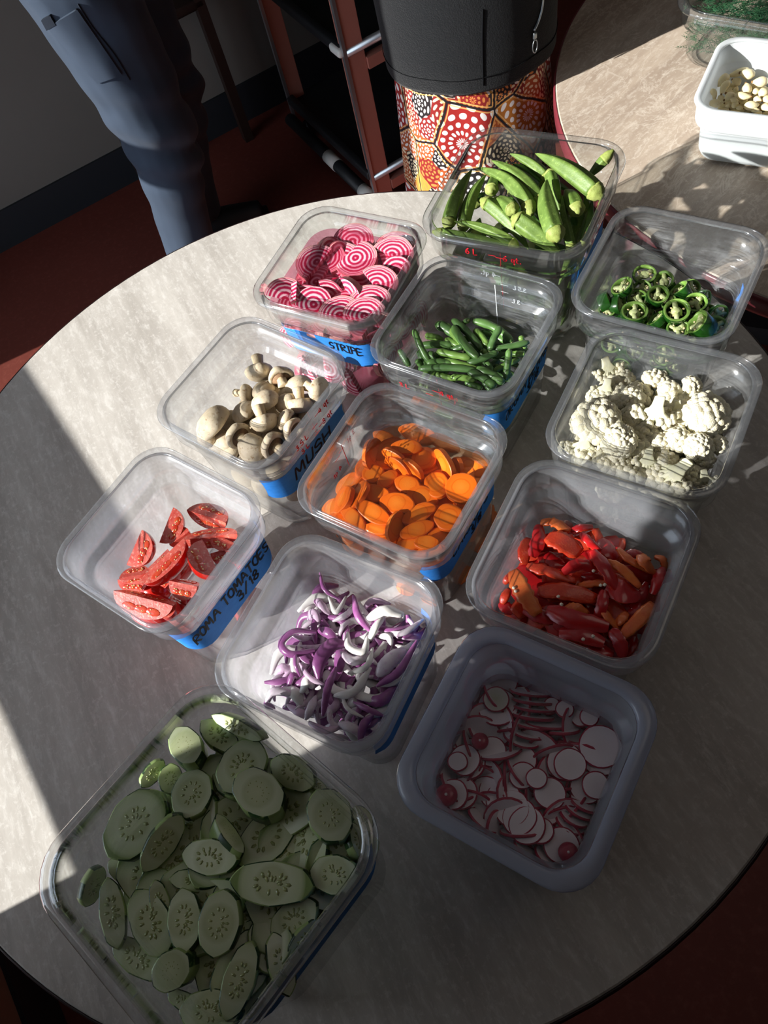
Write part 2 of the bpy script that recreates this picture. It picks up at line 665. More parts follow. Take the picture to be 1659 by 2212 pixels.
def tub(name, label, pos, yaw, h, H, bodym, rimm, kind='flange', cat='food tub', hy=None, group=None, zb=TZ):
    """square storage tub with collar, ledge and rim; h = half width of the rim"""
    root = empty(name, (pos[0], pos[1], zb), yaw)
    tag(root, label, cat, group)
    k = h / .092
    dy = (hy - h) if hy else 0.0
    co_ = .047 if H > .12 else .04
    zc = H - co_                                        # shoulder height
    tap = .0075 * (H - .05) / .137

    def R(x, z):
        hh = h - x
        return rsq(hh, max(.008, .036 * k - x * .45), z, hh + dy)
    bi = .0145                                           # body inset at the shoulder
    outer = [(bi + tap + .018, 0), (bi + tap + .009, .0008), (bi + tap + .003, .0045), (bi + tap, .012), (bi + tap * .5, zc * .5), (bi, zc - .004),
             (bi - .001, zc - .001), (.0065, zc + .003), (.0052, zc + .007), (.0045, H - .004)]
    inner = [(.0085, H - .003), (.0092, zc + .009), (.0105, zc + .0055), (.0165, zc + .0025), (bi + .0035, zc - .002), (bi + tap * .5 + .003, zc * .5), (bi + tap + .003, .013),
             (bi + tap + .007, .006), (bi + tap + .018, .0034)]
    rings = [R(x, z) for x, z in outer] + [R(x, z) for x, z in inner]
    mesh('body', loft(rings), bodym, root)
    if kind == 'flange':
        pr = [(.0045, H - .004), (.0012, H - .0038), (0, H - .003), (-.0001, H - .0012), (.0008, H), (.0075, H), (.0086, H - .0014), (.0085, H - .003)]
    elif kind == 'bead':
        pr = [(.0045, H - .004)] + [(.004 - .0062 * cos(radians(a)), H - .0035 + .0055 * sin(radians(a))) for a in (-60, -30, 0, 30, 60, 90, 120, 150)] + [(.0085, H - .003)]
    else:
        pr = [(.0045, H - .006), (-.001, H - .007), (-.0035, H - .005), (-.004, H - .002), (-.002, H + .001), (.004, H + .0022), (.0085, H + .001), (.0105, H - .002), (.0085, H - .004)]
    rr = [R(x, z) for x, z in pr]
    vs, fs = loft(rr + [rr[0]], False, False)
    mesh('rim', (vs, fs), rimm, root)
    root['h'] = h
    root['zc'] = zc
    root['dy'] = dy
    return root


def tape(root, side, a0, a1, z0, z1, text=None, sub=None, th=.016, tx=-.05, tl=.1, torn=True, tz=None):
    """strip of tape round the body under the collar; side 0=+x 3=-y; a0..a1 along the side"""
    h, zc, dy = root['h'], root['zc'], root['dy']
    k = h / .092
    bi = .0145
    tap = .0075
    M = Matrix.Rotation(side * pi / 2, 4, 'Z')
    rows = []
    nz, na = 3, 26
    rnd = random.Random(int(a0 * 1000) + side)
    for iz in range(nz + 1):
        row = []
        for ia in range(na + 1):
            a = a0 + (a1 - a0) * ia / na
            z = z0 + (z1 - z0) * iz / nz
            if torn and ia in (0, na): a += rnd.uniform(-.006, .006)
            x = bi + tap * (1 - (z / zc)) - .0009
            hh = h - x
            r = .036 * k - x * .45
            lim = hh - r
            if abs(a) <= lim:
                p = V((hh, a, z))
            else:
                sg = 1 if a > 0 else -1
                ang = min((abs(a) - lim) / r, 1.5)
                p = V((lim + r * cos(ang), sg * (lim + r * sin(ang)), z))
            row.append(M @ p)
        rows.append(row)
    vs, fs = loft(rows, False, False, closed=False)
    n = len(vs)
    nn = (M @ V((1, 0, 0)))
    vs = vs + [v - nn * .0004 for v in vs]
    fs = fs + [tuple(i + n for i in reversed(f)) for f in fs]
    tp = mesh('tape_label', (vs, fs), M_tape, root)
    if text:
        vf = ([], [])
        for i, (tt, o0, ln) in enumerate([(text, tx, tl)] + ([(sub, tx + tl * .5, tl * .3)] if sub else [])):
            _, xe = writing(tt, th, th * .13)
            g, _ = writing(tt, th, th * .15, 0, 0, ws=ln / xe)
            zz = tz if tz is not None else z1 - th * 1.45
            zz = zz - i * th * 1.3
            x = bi + tap * (1 - (zz / zc)) - .0013
            T = M @ Matrix(((0, tap / zc, 1, h - x), (1, 0, 0, o0), (0, 1, 0, zz), (0, 0, 0, 1)))
            vf = join(vf, xf(g, T))
        mesh('handwriting', vf, M_ink, tp, smooth=False)
    return tp


def scale_marks(root, side, items, spine, m=None, collar=True):
    """printed volume marks: items = (text, along, z, height); spine = (along, z0, z1)"""
    h, zc = root['h'], root['zc']
    M = Matrix.Rotation(side * pi / 2, 4, 'Z')
    vf = ([], [])

    def put(g, a, z):
        x = .0039 if z > zc + .006 else .0138 + .0075 * (1 - z / zc)
        T = M @ Matrix(((0, 0, 1, h - x + .0003), (1, 0, 0, a), (0, 1, 0, z), (0, 0, 0, 1)))
        return xf(g, T)
    for tx, a, z, hh in items:
        vf = join(vf, put(writing(tx, hh, hh * .18, 0, 0, 0, 0)[0], a, z))
    a, z0, z1 = spine
    zs = [z0, z1]
    vf = join(vf, put(box(0, .0009, 0, z1 - z0, 0, .0002), a, z0))
    for i, (tx, b, z, hh) in enumerate(items):
        l = b - a
        vf = join(vf, put(box(0, .010, 0, .0008, 0, .0002), a if l > 0 else a - .010, z + hh * .4))
    return mesh('volume_marks', vf, m or M_red, root, smooth=False)


TUB = {}


def mk(key, name, label, pos, yaw, h, H, bm_, rm, kind='flange'):
    TUB[key] = (tub(name, label, pos, yaw, h, H, bm_, rm, kind), V((pos[0], pos[1], TZ)), yaw, h, H)
    return TUB[key][0]


t_ = mk('okra', 'food_tub', 'large clear square tub filled with okra pods at the back', (.3095, .7985), -.7279, .108, .184, M_clear, M_rimc, 'bead')
scale_marks(t_, 3, [('6 L', -.040, .162, .0085), ('6 qt.', .010, .160, .0085)], (.000, .060, .168))
tape(t_, 0, -.06, .05, .075, .118)
t_ = mk('beet', 'food_tub', 'clear square tub of striped beet slices in pink brine', (.0545, .7816), -.752, .091, .187, M_clear, M_rimc, 'bead')
tape(t_, 3, -.085, .071, .088, .133, 'STRIPE', None, .014, .008, .048)
t_ = mk('jal', 'food_tub', 'clear tub with a chipped rim holding sliced green jalapenos', (.399, .5852), -.8066, .092, .187, M_worn, M_rimm)
tape(t_, 0, -.02, .06, .085, .13)
t_ = mk('bean', 'food_tub', 'scuffed clear tub of green beans between beets and jalapenos', (.1646, .6185), -.8257, .092, .187, M_worn, M_rimm)
tape(t_, 0, -.088, .066, .085, .130, 'ORGAN BEANS', '3/18', .014, -.062, .118)
scale_marks(t_, 3, [('3 L', -.045, .150, .007), ('4 qt', .010, .160, .007), ('3 qt', .010, .142, .007)], (.000, .110, .170))
scale_marks(t_, 1, [('4 qt.', .006, .170, .007), ('3.5 L', -.034, .158, .006), ('3 L', -.030, .146, .006)], (.0, .08, .172), M_emb)
t_ = mk('mush', 'food_tub', 'scuffed clear tub of whole white mushrooms behind the tomatoes', (-.0973, .636), -.8931, .092, .187, M_cloudy2, M_rimm)
tape(t_, 0, -.090, .060, .088, .132, 'MUSH', None, .018, -.045, .075)
scale_marks(t_, 0, [('3.5 L', -.035, .160, .0075), ('3 L', -.030, .147, .0075), ('4 qt', .014, .172, .0075), ('3 qt', .014, .152, .0075)], (.006, .138, .178))
t_ = mk('carrot', 'food_tub', 'clear square tub of sliced carrots under water', (.0342, .4619), -.8303, .092, .187, M_worn, M_rimm)
tape(t_, 0, -.088, .060, .088, .132, 'CARROTS', '3/18', .014, -.045, .085)
scale_marks(t_, 2, [('3 L', -.034, .168, .0065), ('3.5 L', .012, .163, .0065), ('3 qt', -.034, .150, .0065), ('4 qt', .012, .146, .0065)], (.0, .135, .178))
t_ = mk('caul', 'food_tub', 'clear square tub of white cauliflower florets right of the carrots', (.2978, .4226), -.7776, .092, .187, M_cloudy2, M_rimm)
t_ = mk('tom', 'food_tub', 'frosted tub of red tomato wedges with a lettered blue tape', (-.2363, .4864), -.882, .092, .187, M_milky, M_rimm)
tape(t_, 0, -.100, .090, .078, .134, 'ROMA TOMATOES', '3/18', .0165, -.068, .134)
t_ = mk('pep', 'food_tub', 'frosted tub of sliced red bell peppers right of the onions', (.162, .294), -.7842, .092, .187, M_milky, M_rimm)
t_ = mk('onion', 'food_tub', 'frosted tub of sliced red onion in the middle of the table', (-.0906, .3069), -.7722, .092, .187, M_milky, M_rimm)
tape(t_, 0, -.066, .085, .086, .132)
t_ = mk('rad', 'food_tub', 'cloudy white tub with thick rim holding radish slices in water', (.0442, .1470), -.8147, .0875, .187, M_cloudy, M_rimd, 'wide')
t_ = mk('cuc', 'food_tub', 'large clear tub of cucumber slices nearest the camera', (-.2298, .144), -.9993, .1115, .231, M_clear, M_rimc, 'bead')
tape(t_, 0, -.095, .095, .120, .172)
TUB['gar'] = (tub('food_tub', 'shallow white plastic tub of peeled garlic cloves', (.7491, .9381), -.752, .092, .098, M_poly, M_poly), V((.7491, .9381, TZ)), -.752, .092, .098)
TUB['dill'] = (tub('food_pan', 'clear shallow pan of green dill behind the garlic tub', (.862, 1.117), radians(-52), .135, .10, M_clear, M_rimc, 'wide', 'food pan', .088), V((.862, 1.117, TZ)), radians(-52), .135, .10)


def local(key, x, y, z):
    r, c, yaw, h, H = TUB[key]
    return V((c.x + cos(yaw) * x - sin(yaw) * y, c.y + sin(yaw) * x + cos(yaw) * y, z))


def liquid(key, name, label, ztop, m):
    r, c, yaw, h, H = TUB[key]
    zc = r['zc']
    o = empty('dummy') if False else None
    k = h / .092
    zt = ztop - TZ
    bi, tap = .0145, .0075

    def R(x, z): return rsq(h - x, max(.008, .036 * k - x * .45), z)
    pts = [(bi + tap + .02, .0042), (bi + tap + .008, .0068), (bi + tap + .0038, .014), (bi + tap * .5 + .0038, zc * .5), (bi + .0043, min(zt, zc - .003))]
    if zt > zc + .004:
        pts += [(.0172, zc + .0032), (.0115, zc + .0065), (.0102, zt)]
    rings = [R(x, z) for x, z in pts]
    o = mesh(name, loft(rings), m)
    o.location = (c.x, c.y, TZ)
    o.rotation_euler = (0, 0, yaw)
    tag(o, label, 'liquid')
    sharp(o, 50)
    return o


liquid('beet', 'brine', 'clear pink brine around the striped beet slices', .905, see_through('pink_brine', (0.94, 0.68, 0.77, 1), 0.05, 'D8809C', rough=0.02, spec=1.2))
liquid('carrot', 'water', 'still water covering the carrot slices in their tub', .8775, see_through('carrot_water', (0.98, 0.85, 0.70, 1), 0.03, 'F09048', rough=0.02, spec=1.2))
liquid('rad', 'water', 'pinkish water covering the radish slices in their tub', .873, see_through('radish_water', (0.97, 0.92, 0.94, 1), 0.0, 'E0B0C0', rough=0.02, spec=1.2))

# ------------------------------------------------------------------ placing pieces


class Zm:
    """readings taken in an enlarged view of the photo: origin and pixel size"""

    def __init__(s, ox, oy, k): s.ox, s.oy, s.k = ox, oy, k

    def p(s, x, y, z): return W(s.ox + x * s.k, s.oy + y * s.k, z)

    def dirn(s, x, y, z, ang):
        a = radians(ang)
        q = s.p(x + 20 * cos(a), y + 20 * sin(a), z) - s.p(x - 20 * cos(a), y - 20 * sin(a), z)
        return q.normalized(), q.length / 40.0


def disc_frame(zm, x, y, z, ang, tilt, slope=0.0):
    """matrix of a slice: x along the major axis, z = face normal; tilt leans the face to the camera"""
    d, _ = zm.dirn(x, y, z, ang)
    o = zm.p(x, y, z)
    m = V((0, 0, 1)).cross(d)
    if m.dot(V((-o.x, -o.y, 0))) < 0: m = -m
    t = radians(tilt)
    n = (V((0, 0, 1)) * cos(t) + m * sin(t)).normalized()
    if slope:
        s_ = radians(slope)
        d = (d * cos(s_) + n * sin(s_)).normalized()
        n = (n - d * n.dot(d)).normalized()
    return basis(o, d, n.cross(d), n)


def sizes(zm, x, y, z, ang, a, b, tilt):
    _, ka = zm.dirn(x, y, z, ang)
    _, kb = zm.dirn(x, y, z, ang + 90)
    k = .857 / max(.35, sin(radians(59 + tilt)))
    return a * ka, b * kb * k


ROWW = ['back', 'second', 'third', 'fourth', 'fifth', 'sixth', 'seventh', 'eighth', 'ninth', 'tenth', 'eleventh', 'twelfth', 'thirteenth']
ORD = ['leftmost', 'second from the left', 'third from the left', 'fourth from the left', 'fifth from the left', 'sixth from the left',
       'seventh from the left', 'eighth from the left', 'ninth from the left']


def name_rows(items, noun, per=5, group=None, cat=None):
    """label pieces of one tub by row (from the back) and place in the row"""
    its = []
    for it in items:
        o, adj = it
        c = o.matrix_world.translation if not o.get('_c') else V(o['_c'])
        px, py = PX(V(c))
        its.append((py, px, o, adj))
    its.sort(key=lambda q: q[0])
    nr = max(1, round(len(its) / per))
    k = 0
    for r in range(nr):
        n = len(its) // nr + (1 if r < len(its) % nr else 0)
        row = sorted(its[k:k + n], key=lambda q: q[1])
        k += n
        rn = 'back row' if r == 0 else ('nearest row' if r == nr - 1 else ROWW[r] + ' row from the back')
        for j, (_, _, o, adj) in enumerate(row):
            w_ = 'rightmost' if j == n - 1 and n > 1 else ORD[j]
            tag(o, '%s %s, %s in the %s' % (adj, noun, w_, rn), cat, group)
            if o.get('_c'): del o['_c']


# ------------------------------------------------------------------ food materials


def mat_veg(name, c1, c2, scale=40, rough=0.4, spec=0.5, sss=0.0, bump=0.1, bs=300, stretch=(1, 1, 1), coat=0.0, lo=.3, hi=.7, c3=None, srad=(.004, .003, .001)):
    t = NT(name)
    o = t.obj()
    n = t.noise(t.mapped(o, scale=stretch), scale, 4)
    c = t.mix(t.ramp(n, [(lo, '000000'), (hi, 'FFFFFF')]), c1, c2)
    if c3:
        n2 = t.noise(o, scale * 3.3, 3, .7)
        c = t.mix(t.ramp(n2, [(.55, '000000'), (.72, 'FFFFFF')]), c, c3)
    nn = t.bump(t.noise(o, bs, 3), bump, .001) if bump else None
    return t.done(t.pbr(c, rough, spec, normal=nn, sss=sss, coat=coat, srad=srad))


def mat_rings(name, rad, stops, ra=8, wob=.10, rough=.35, spec=.5, coat=.2, spokes=0.0):
    """colour by distance from the object's z axis, rad = outer radius"""
    t = NT(name)
    o = t.obj()
    sx = t.n('ShaderNodeSeparateXYZ')
    t.l(o, sx.inputs[0])
    r = t.math('SQRT', t.math('ADD', t.math('POWER', sx.outputs[0], 2.0), t.math('POWER', sx.outputs[1], 2.0)))
    n = t.noise(o, 130, 3)
    q = t.math('ADD', t.math('DIVIDE', r, rad), t.math('MULTIPLY', t.math('SUBTRACT', n, .5), wob))
    c = t.ramp(q, stops)
    nn = t.bump(t.noise(o, 500, 2), .15, .0006)
    return t.done(t.pbr(c, rough, spec, normal=nn, coat=coat))


M_okra = mat_veg('okra_skin', '526C2C', '6C8540', 60, .48, .4, bump=.25, bs=500, stretch=(1, 1, .25), c3='86A050')
M_okrad = mat_veg('dark_okra_skin', '35591F', '4C702A', 60, .45, .4, bump=.25, bs=500)
M_okracap = mat_veg('okra_cap', '7E8E44', '9CA65E', 80, .55, .3, bump=.3, bs=600, c3='7C7838')
M_beans = [mat_veg('green_bean_skin', '476A34', '5C8044', 50, .38, .5, bump=.08), mat_veg('dark_bean_skin', '3C5A30', '4C6E3A', 50, .38, .5, bump=.08), mat_veg('pale_bean_skin', '5E8238', '789A4C', 50, .38, .5, bump=.08)]
M_beantip = mat_veg('bean_tip', 'B9C47C', 'D0D49A', 300, .6, .3)
M_carrot = mat_veg('carrot_flesh', 'DE6A18', 'E97C2A', 90, .38, .5, bump=.15, bs=700, sss=.15, c3='F59A4C', srad=(.004, .0015, .0005), coat=.3)
M_carrotcore = mat_rings('carrot_face', .02, [(0, 'F79A3C'), (.45, 'F58A28'), (.5, 'EA6F14'), (.56, 'F58324'), (1, 'EE7418')], wob=.2)
M_beetface = mat_rings('beet_rings', .028, [(0, 'E7B6C6'), (.07, 'B01445'), (.16, 'B81A4A'), (.2, 'EEC8D2'), (.26, 'E9BBC8'), (.3, 'B9184A'), (.38, 'BE2452'), (.42, 'EFCBD4'), (.48, 'EBBFCB'), (.52, 'B4144A'),
                                            (.6, 'C02C58'), (.64, 'F0D0D6'), (.68, 'E8B4C2'), (.71, 'B81A4C'), (.78, 'BD2650'), (.81, 'F0CDD3'), (.85, 'D77A92'), (.88, 'B51648'), (.92, 'EFC9CE'), (.96, 'D26A84'), (1, 'E7AFA9')], wob=.09)
M_beetskin = mat_veg('beet_skin', 'DDA8A0', 'C9596F', 60, .5, .4, c3='E6C2B4')
M_jalskin = mat_veg('jalapeno_skin', '183F12', '265C1A', 70, .22, .55, bump=.03, coat=.4)
M_jalflesh = mat_veg('jalapeno_flesh', '5E8434', '7FA14E', 120, .4, .5, bump=.1)
M_jalpith = mat_veg('jalapeno_pith', 'B9C480', 'CFD6A4', 150, .45, .4, bump=.2)
M_jalseed = mat_veg('jalapeno_seed', 'E6DDB8', 'CDB27E', 300, .5, .4)
M_mcap = mat_veg('mushroom_cap', 'BBA88C', 'D3C4AA', 55, .55, .3, bump=.35, bs=260, c3='9C7C58', sss=.1, lo=.25, hi=.6)
M_mstem = mat_veg('mushroom_stem', 'C4AC86', 'D8C6A6', 90, .6, .25, bump=.3, bs=400, c3='C49A66')
M_mgill = mat_veg('mushroom_gills', '7A5E46', '98795C', 200, .7, .2, bump=.4)
M_curd = mat_veg('cauliflower_curd', 'D9D2B6', 'E6E0CA', 70, .65, .25, bump=1.0, bs=800, c3='CFC49A', sss=.12)
M_cstem = mat_veg('cauliflower_stem', 'CFCCA8', 'DDDAC0', 60, .5, .35, bump=.2, bs=300, sss=.12)
M_tomskin = mat_veg('tomato_skin', 'C81E1A', 'DB3524', 40, .18, .55, bump=.02, coat=.5)
M_tomflesh = mat_veg('tomato_flesh', 'CC3F34', 'DE6F5E', 90, .25, .5, bump=.15, bs=400, coat=.4, sss=.15, c3='F0B29E', srad=(.004, .001, .0006))
M_tomgel = mat_veg('tomato_gel', 'C62A1C', 'D9582C', 120, .12, .6, bump=.2, coat=.5)
M_tomseed = mat_veg('tomato_seed', 'E8C27A', 'F0D79A', 300, .4, .4)
M_pepskin = mat_veg('pepper_skin', 'A8161C', 'C82022', 40, .22, .55, bump=.03, coat=.5)
M_pepflesh = mat_veg('pepper_flesh', 'D23420', 'DE4A28', 120, .3, .5, bump=.3, bs=500, coat=.3, c3='E2703E')
M_peporange = mat_veg('pale_pepper_flesh', 'DA5A28', 'E8803E', 90, .35, .5, bump=.3, bs=500, coat=.2)
M_pepseed = plain('pepper_seed_coat', 'EFE6D0', .5, .4)
M_onw = mat_veg('onion_flesh', 'D6C6D2', 'E6DCE2', 60, .3, .5, bump=.15, bs=400, stretch=(1, 1, 6), coat=.2, sss=.12, c3='CFA6C6', srad=(.004, .003, .004))
M_onwhite = mat_veg('white_onion_flesh', 'E6E2DE', 'EEEBE6', 60, .3, .5, bump=.1, coat=.2)
M_onpale = mat_veg('pink_onion_flesh', 'CDA6C6', 'E0C8DA', 60, .3, .5, bump=.1, coat=.2)
M_onskin = mat_veg('onion_purple_skin', '8A4682', 'A4689A', 80, .28, .5, bump=.1, bs=500, coat=.2)
M_radflesh = mat_rings('radish_flesh', .026, [(0, 'EFEDEC'), (.5, 'F6F5F5'), (1, 'F1EAEC')], wob=.05, rough=.3)
M_radgreen = mat_rings('radish_green_flesh', .02, [(0, 'C9D2B0'), (.5, 'DEE2D0'), (1, 'ECEAE6')], wob=.2, rough=.3)
M_radskin = mat_veg('radish_skin', '9C0F38', 'B4173F', 60, .28, .5, bump=.05, coat=.3)
M_cucpeel = mat_veg('cucumber_peel', '1F3A1E', '2E5228', 30, .35, .5, bump=.1, stretch=(1, 1, 1), lo=.4, hi=.6, c3='8DA266')
M_cucpale = mat_veg('cucumber_peeled_side', '8FA762', 'A9BC7C', 60, .35, .5, bump=.1)
M_garlic = mat_veg('garlic_clove', 'E6D39C', 'F0E4BE', 60, .4, .4, bump=.1, bs=300, sss=.15, c3='DDC080')
M_garlict = plain('garlic_root_end', '8A6A44', .7, .2)


def mat_cuc():
    t = NT('cucumber_flesh')
    o = t.obj()
    sx = t.n('ShaderNodeSeparateXYZ')
    t.l(o, sx.inputs[0])
    r = t.math('SQRT', t.math('ADD', t.math('POWER', sx.outputs[0], 2.0), t.math('POWER', sx.outputs[1], 2.0)))
    q = t.math('DIVIDE', r, .03)
    base = t.ramp(q, [(0, 'CDD2A8'), (.42, 'BDC698'), (.55, 'D0D8B4'), (.85, 'C4CFA4'), (.97, 'A0B07A'), (1, '839A5A')])
    return t.done(t.pbr(base, .28, .5, normal=t.bump(t.noise(o, 400, 3), .12, .0006), coat=.3, sss=.1, srad=(.003, .004, .002)))


M_cucflesh = mat_cuc()
M_cucseed = mat_veg('cucumber_seed_core', 'A6AC72', '8D955A', 160, .25, .5, bump=.4, bs=250, coat=.3, c3='BCC490')

# ------------------------------------------------------------------ slices


def slice_vf(a, b, th, n=28, wob=.03, seed=0, edge=.0006, oct_=0.0):
    """(faces, side) of an elliptical slice; oct_ flattens the outline into facets"""
    def ring(s, z, q=1.0):
        out = []
        for j in range(n):
            t = 2 * pi * j / n
            k = 1 + wob * noise.noise(V((cos(t) * 1.4 + seed * 3.1, sin(t) * 1.4, seed)))
            if oct_:
                u = (t / (2 * pi / 8)) % 1.0 - .5
                k *= (1 - oct_) + oct_ * (cos(pi / 8) / cos(u * 2 * pi / 8))
            out.append(V(((a * k - s) * q * cos(t), (b * k - s) * q * sin(t), z)))
        return out
    h = th / 2
    e = edge
    top = loft([ring(e * 2, h), ring(e * 2, h + th * .02, .6)], False, True)
    bot = loft([ring(e * 2, -h, .6), ring(e * 2, -h)], True, False)
    side = loft([ring(e * 2, -h), ring(0, -h + e), ring(0, h - e), ring(e * 2, h)], False, False)
    return top, bot, side


def put_slice(name, M, a, b, th, face, side, sname=None, seed=0, wob=.03, oct_=0.0, n=28, fname=None):
    top, bot, sd_ = slice_vf(a, b, th, n, wob, seed, oct_=oct_)
    if sname is None:
        nf = len(top[1]) + len(bot[1])
        vf = join(top, bot, sd_)
        o = mesh(name, vf, [face, side], None, mw=M, midx=[0] * nf + [1] * len(sd_[1]))
        return sharp(o, 35)
    o = empty(name)
    o.matrix_world = M
    f = mesh(fname or 'flesh', join(top, bot), face, o)
    s = mesh(sname, sd_, side, o)
    return o


# carrots ------------------------------------------------------------
zc_ = Zm(620, 820, .30139)
items = []
CAR = [(860, 487, 112, 52, 0, 12, 0, 'large pale orange'), (980, 570, 94, 80, 0, 5, -6, 'round orange'), (620, 545, 118, 95, 105, 58, -8, 'upright orange'),
       (800, 640, 112, 80, 42, 72, -8, 'edge-on orange'), (895, 655, 98, 75, 42, 74, -4, 'thin edge-on orange'), (762, 545, 85, 40, 32, 68, 2, 'rough pale orange'),
       (1130, 610, 118, 80, 58, 66, -4, 'steep split orange'), (1222, 620, 60, 60, 66, 70, -8, 'small edge-on orange'), (1320, 632, 118, 60, 28, 15, -12, 'broad orange'),
       (1250, 778, 116, 108, 20, 3, 3, 'largest round orange'), (1075, 760, 100, 96, 60, 8, -3, 'rounded orange'), (620, 680, 84, 66, 10, 5, -8, 'sunken orange'),
       (718, 715, 88, 50, -38, 28, -4, 'leaning orange'), (868, 758, 98, 64, 22, 5, -4, 'notched orange'), (405, 865, 98, 74, 108, -46, -8, 'tilted orange'),
       (508, 832, 112, 74, 112, -46, -4, 'tilted wide orange'), (630, 820, 104, 62, 8, 6, -2, 'oval orange'), (618, 957, 140, 66, 30, 10, 2, 'long oval orange'),
       (790, 892, 126, 76, 8, 6, 1, 'cracked orange'), (970, 842, 112, 74, 18, 4, -5, 'overlapped orange'), (948, 962, 132, 62, -28, 12, -1, 'slanting orange'),
       (1160, 990, 106, 92, 0, 4, 3, 'round ringed orange'), (930, 1078, 128, 58, -22, 16, 0, 'long slanting orange'), (480, 992, 120, 62, 45, 22, -5, 'half sunken orange'),
       (648, 1072, 92, 44, 10, 12, -4, 'flat orange'), (775, 1052, 112, 70, -72, 62, 2, 'upright narrow orange'), (1002, 1172, 92, 52, 0, 6, 5, 'small grainy orange'),
       (880, 1182, 96, 48, -12, 8, -5, 'dim orange'), (1090, 1118, 100, 56, -25, 8, -7, 'tucked orange'), (940, 392, 150, 66, 18, 10, -20, 'deep blurred orange'),
       (700, 420, 90, 44, 25, 10, -22, 'deep faint orange'), (1120, 450, 130, 50, 25, 10, -24, 'deep shaded orange'), (560, 640, 80, 70, 120, 20, -18, 'deep tilted orange'),
       (450, 760, 100, 70, 115, -30, -24, 'deep leaning orange'), (330, 930, 80, 60, 110, -20, -20, 'corner orange'), (1390, 590, 80, 50, 60, 20, -22, 'corner deep orange')]
for i, (x, y, a, b, an, ti, dz, adj) in enumerate(CAR):
    z = .866 + dz * .001
    A, B = sizes(zc_, x, y, z, an, a, b, ti)
    M = disc_frame(zc_, x, y, z, an, ti, random.uniform(-6, 6))
    o = put_slice('carrot_slice', M, min(A, .026), min(B, .02), random.uniform(.0055, .0075), M_carrotcore, M_carrot, seed=i, wob=.10)
    items.append((o, adj))
name_rows(items, 'carrot slice', 5, 'carrot slices in water', 'carrot slice')


def buried(key, n, fn, zlo, zhi, label, cat, group, lim=.066, seed=1, wl=.064, fills=()):
    """pieces under the visible layer: some lean on the walls, the fill layers lie flat just below the top"""
    rnd = random.Random(seed)
    ps = []
    tries = 0
    yaw = TUB[key][2]
    while len(ps) < n and tries < n * 60:
        tries += 1
        s_ = rnd.randrange(4)
        a, z = rnd.uniform(-lim, lim), rnd.uniform(zlo, zhi)
        if any(s_ == q[0] and (a - q[1]) ** 2 + (z - q[2]) ** 2 < (lim * .3) ** 2 for q in ps): continue
        ps.append((s_, a, z))
    protos = [fn(k) for k in range(4)]
    used = [False] * 4
    c = 0

    def take():
        nonlocal c
        k = c % 4
        c += 1
        if not used[k]:
            used[k] = True
            return protos[k]
        return copy_thing(protos[k])
    for s_, a, z in ps:
        o = take()
        q = Matrix.Rotation(s_ * pi / 2, 4, 'Z') @ V((wl, a, 0))
        p = local(key, q.x, q.y, z)
        m = Matrix.Translation(p) @ Matrix.Rotation(yaw + s_ * pi / 2, 4, 'Z') @ Matrix.Rotation(radians(rnd.uniform(78, 90)), 4, 'Y') @ Matrix.Rotation(rnd.uniform(0, 6.28), 4, 'Z')
        o.matrix_world = m
        tag(o, label, cat, group)
    for (m_, ext, z, ti) in fills:
        for i in range(m_):
            for j in range(m_):
                st = 2 * ext / (m_ - 1)
                o = take()
                p = local(key, -ext + st * (i + rnd.uniform(-.25, .25)), -ext + st * (j + rnd.uniform(-.25, .25)), z + rnd.uniform(-.002, .002))
                o.matrix_world = Matrix.Translation(p) @ Matrix.Rotation(rnd.uniform(0, 6.28), 4, 'Z') @ Matrix.Rotation(radians(rnd.uniform(-ti, ti)), 4, 'X') @ Matrix.Rotation(radians(rnd.uniform(-ti, ti)), 4, 'Y')
                tag(o, label.split(',')[0], cat, group)


I4 = Matrix.Identity(4)
buried('carrot', 34, lambda k: put_slice('carrot_slice', I4, .019 + k * .001, .012 + k * .001, .006, M_carrotcore, M_carrot, seed=k + 70, wob=.08), .756, .842,
       'carrot slice stacked below the top layer, seen through the tub wall', 'carrot slice', 'carrot slices under the top layer', .056, 3, .0665, ((6, .054, .853, 14), (5, .05, .846, 10)))

# beets ----------------------------------------------------------------


def half_vf(R, th, flat=0.0, n=20, squash=1.0, seed=0):
    """half-round slab: straight edge at y=-flat*R; faces and curved side"""
    a0 = math.asin(max(-1, min(1, flat)))
    pts = []
    for j in range(n + 1):
        t = -a0 + (pi + 2 * a0) * j / n
        k = 1 + .05 * noise.noise(V((cos(t) * 1.5 + seed, sin(t) * 1.5, seed * 2.0)))
        pts.append((R * k * cos(t), R * squash * k * sin(t)))
    h = th / 2
    tp = [V((x, y, h)) for x, y in pts]
    bt = [V((x, y, -h)) for x, y in pts]
    m = len(pts)
    c = len(tp) * 2
    vs = tp + bt + [V((0, R * .3, h)), V((0, R * .3, -h))]
    fs = []
    for j in range(m):
        k = (j + 1) % m
        fs.append((c, j, k))
        fs.append((c + 1, m + k, m + j))
    fs.append((m - 1, 2 * m - 1, m, 0))
    side = (tp + bt, [(j, m + j, m + j + 1, j + 1) for j in range(m - 1)])
    return (vs, fs), side


def put_half(M, R, th, flat=0.0, seed=0, squash=1.0):
    f, s = half_vf(R, th, flat, seed=seed, squash=squash)
    o = empty('beet_slice')
    o.matrix_world = M
    mesh('flesh', f, M_beetface, o, smooth=False)
    s2 = ([V((v.x * 1.012, v.y * 1.012, v.z)) for v in s[0]], s[1])
    mesh('skin', s2, M_beetskin, o)
    return o


zb_ = Zm(540, 430, .25316)
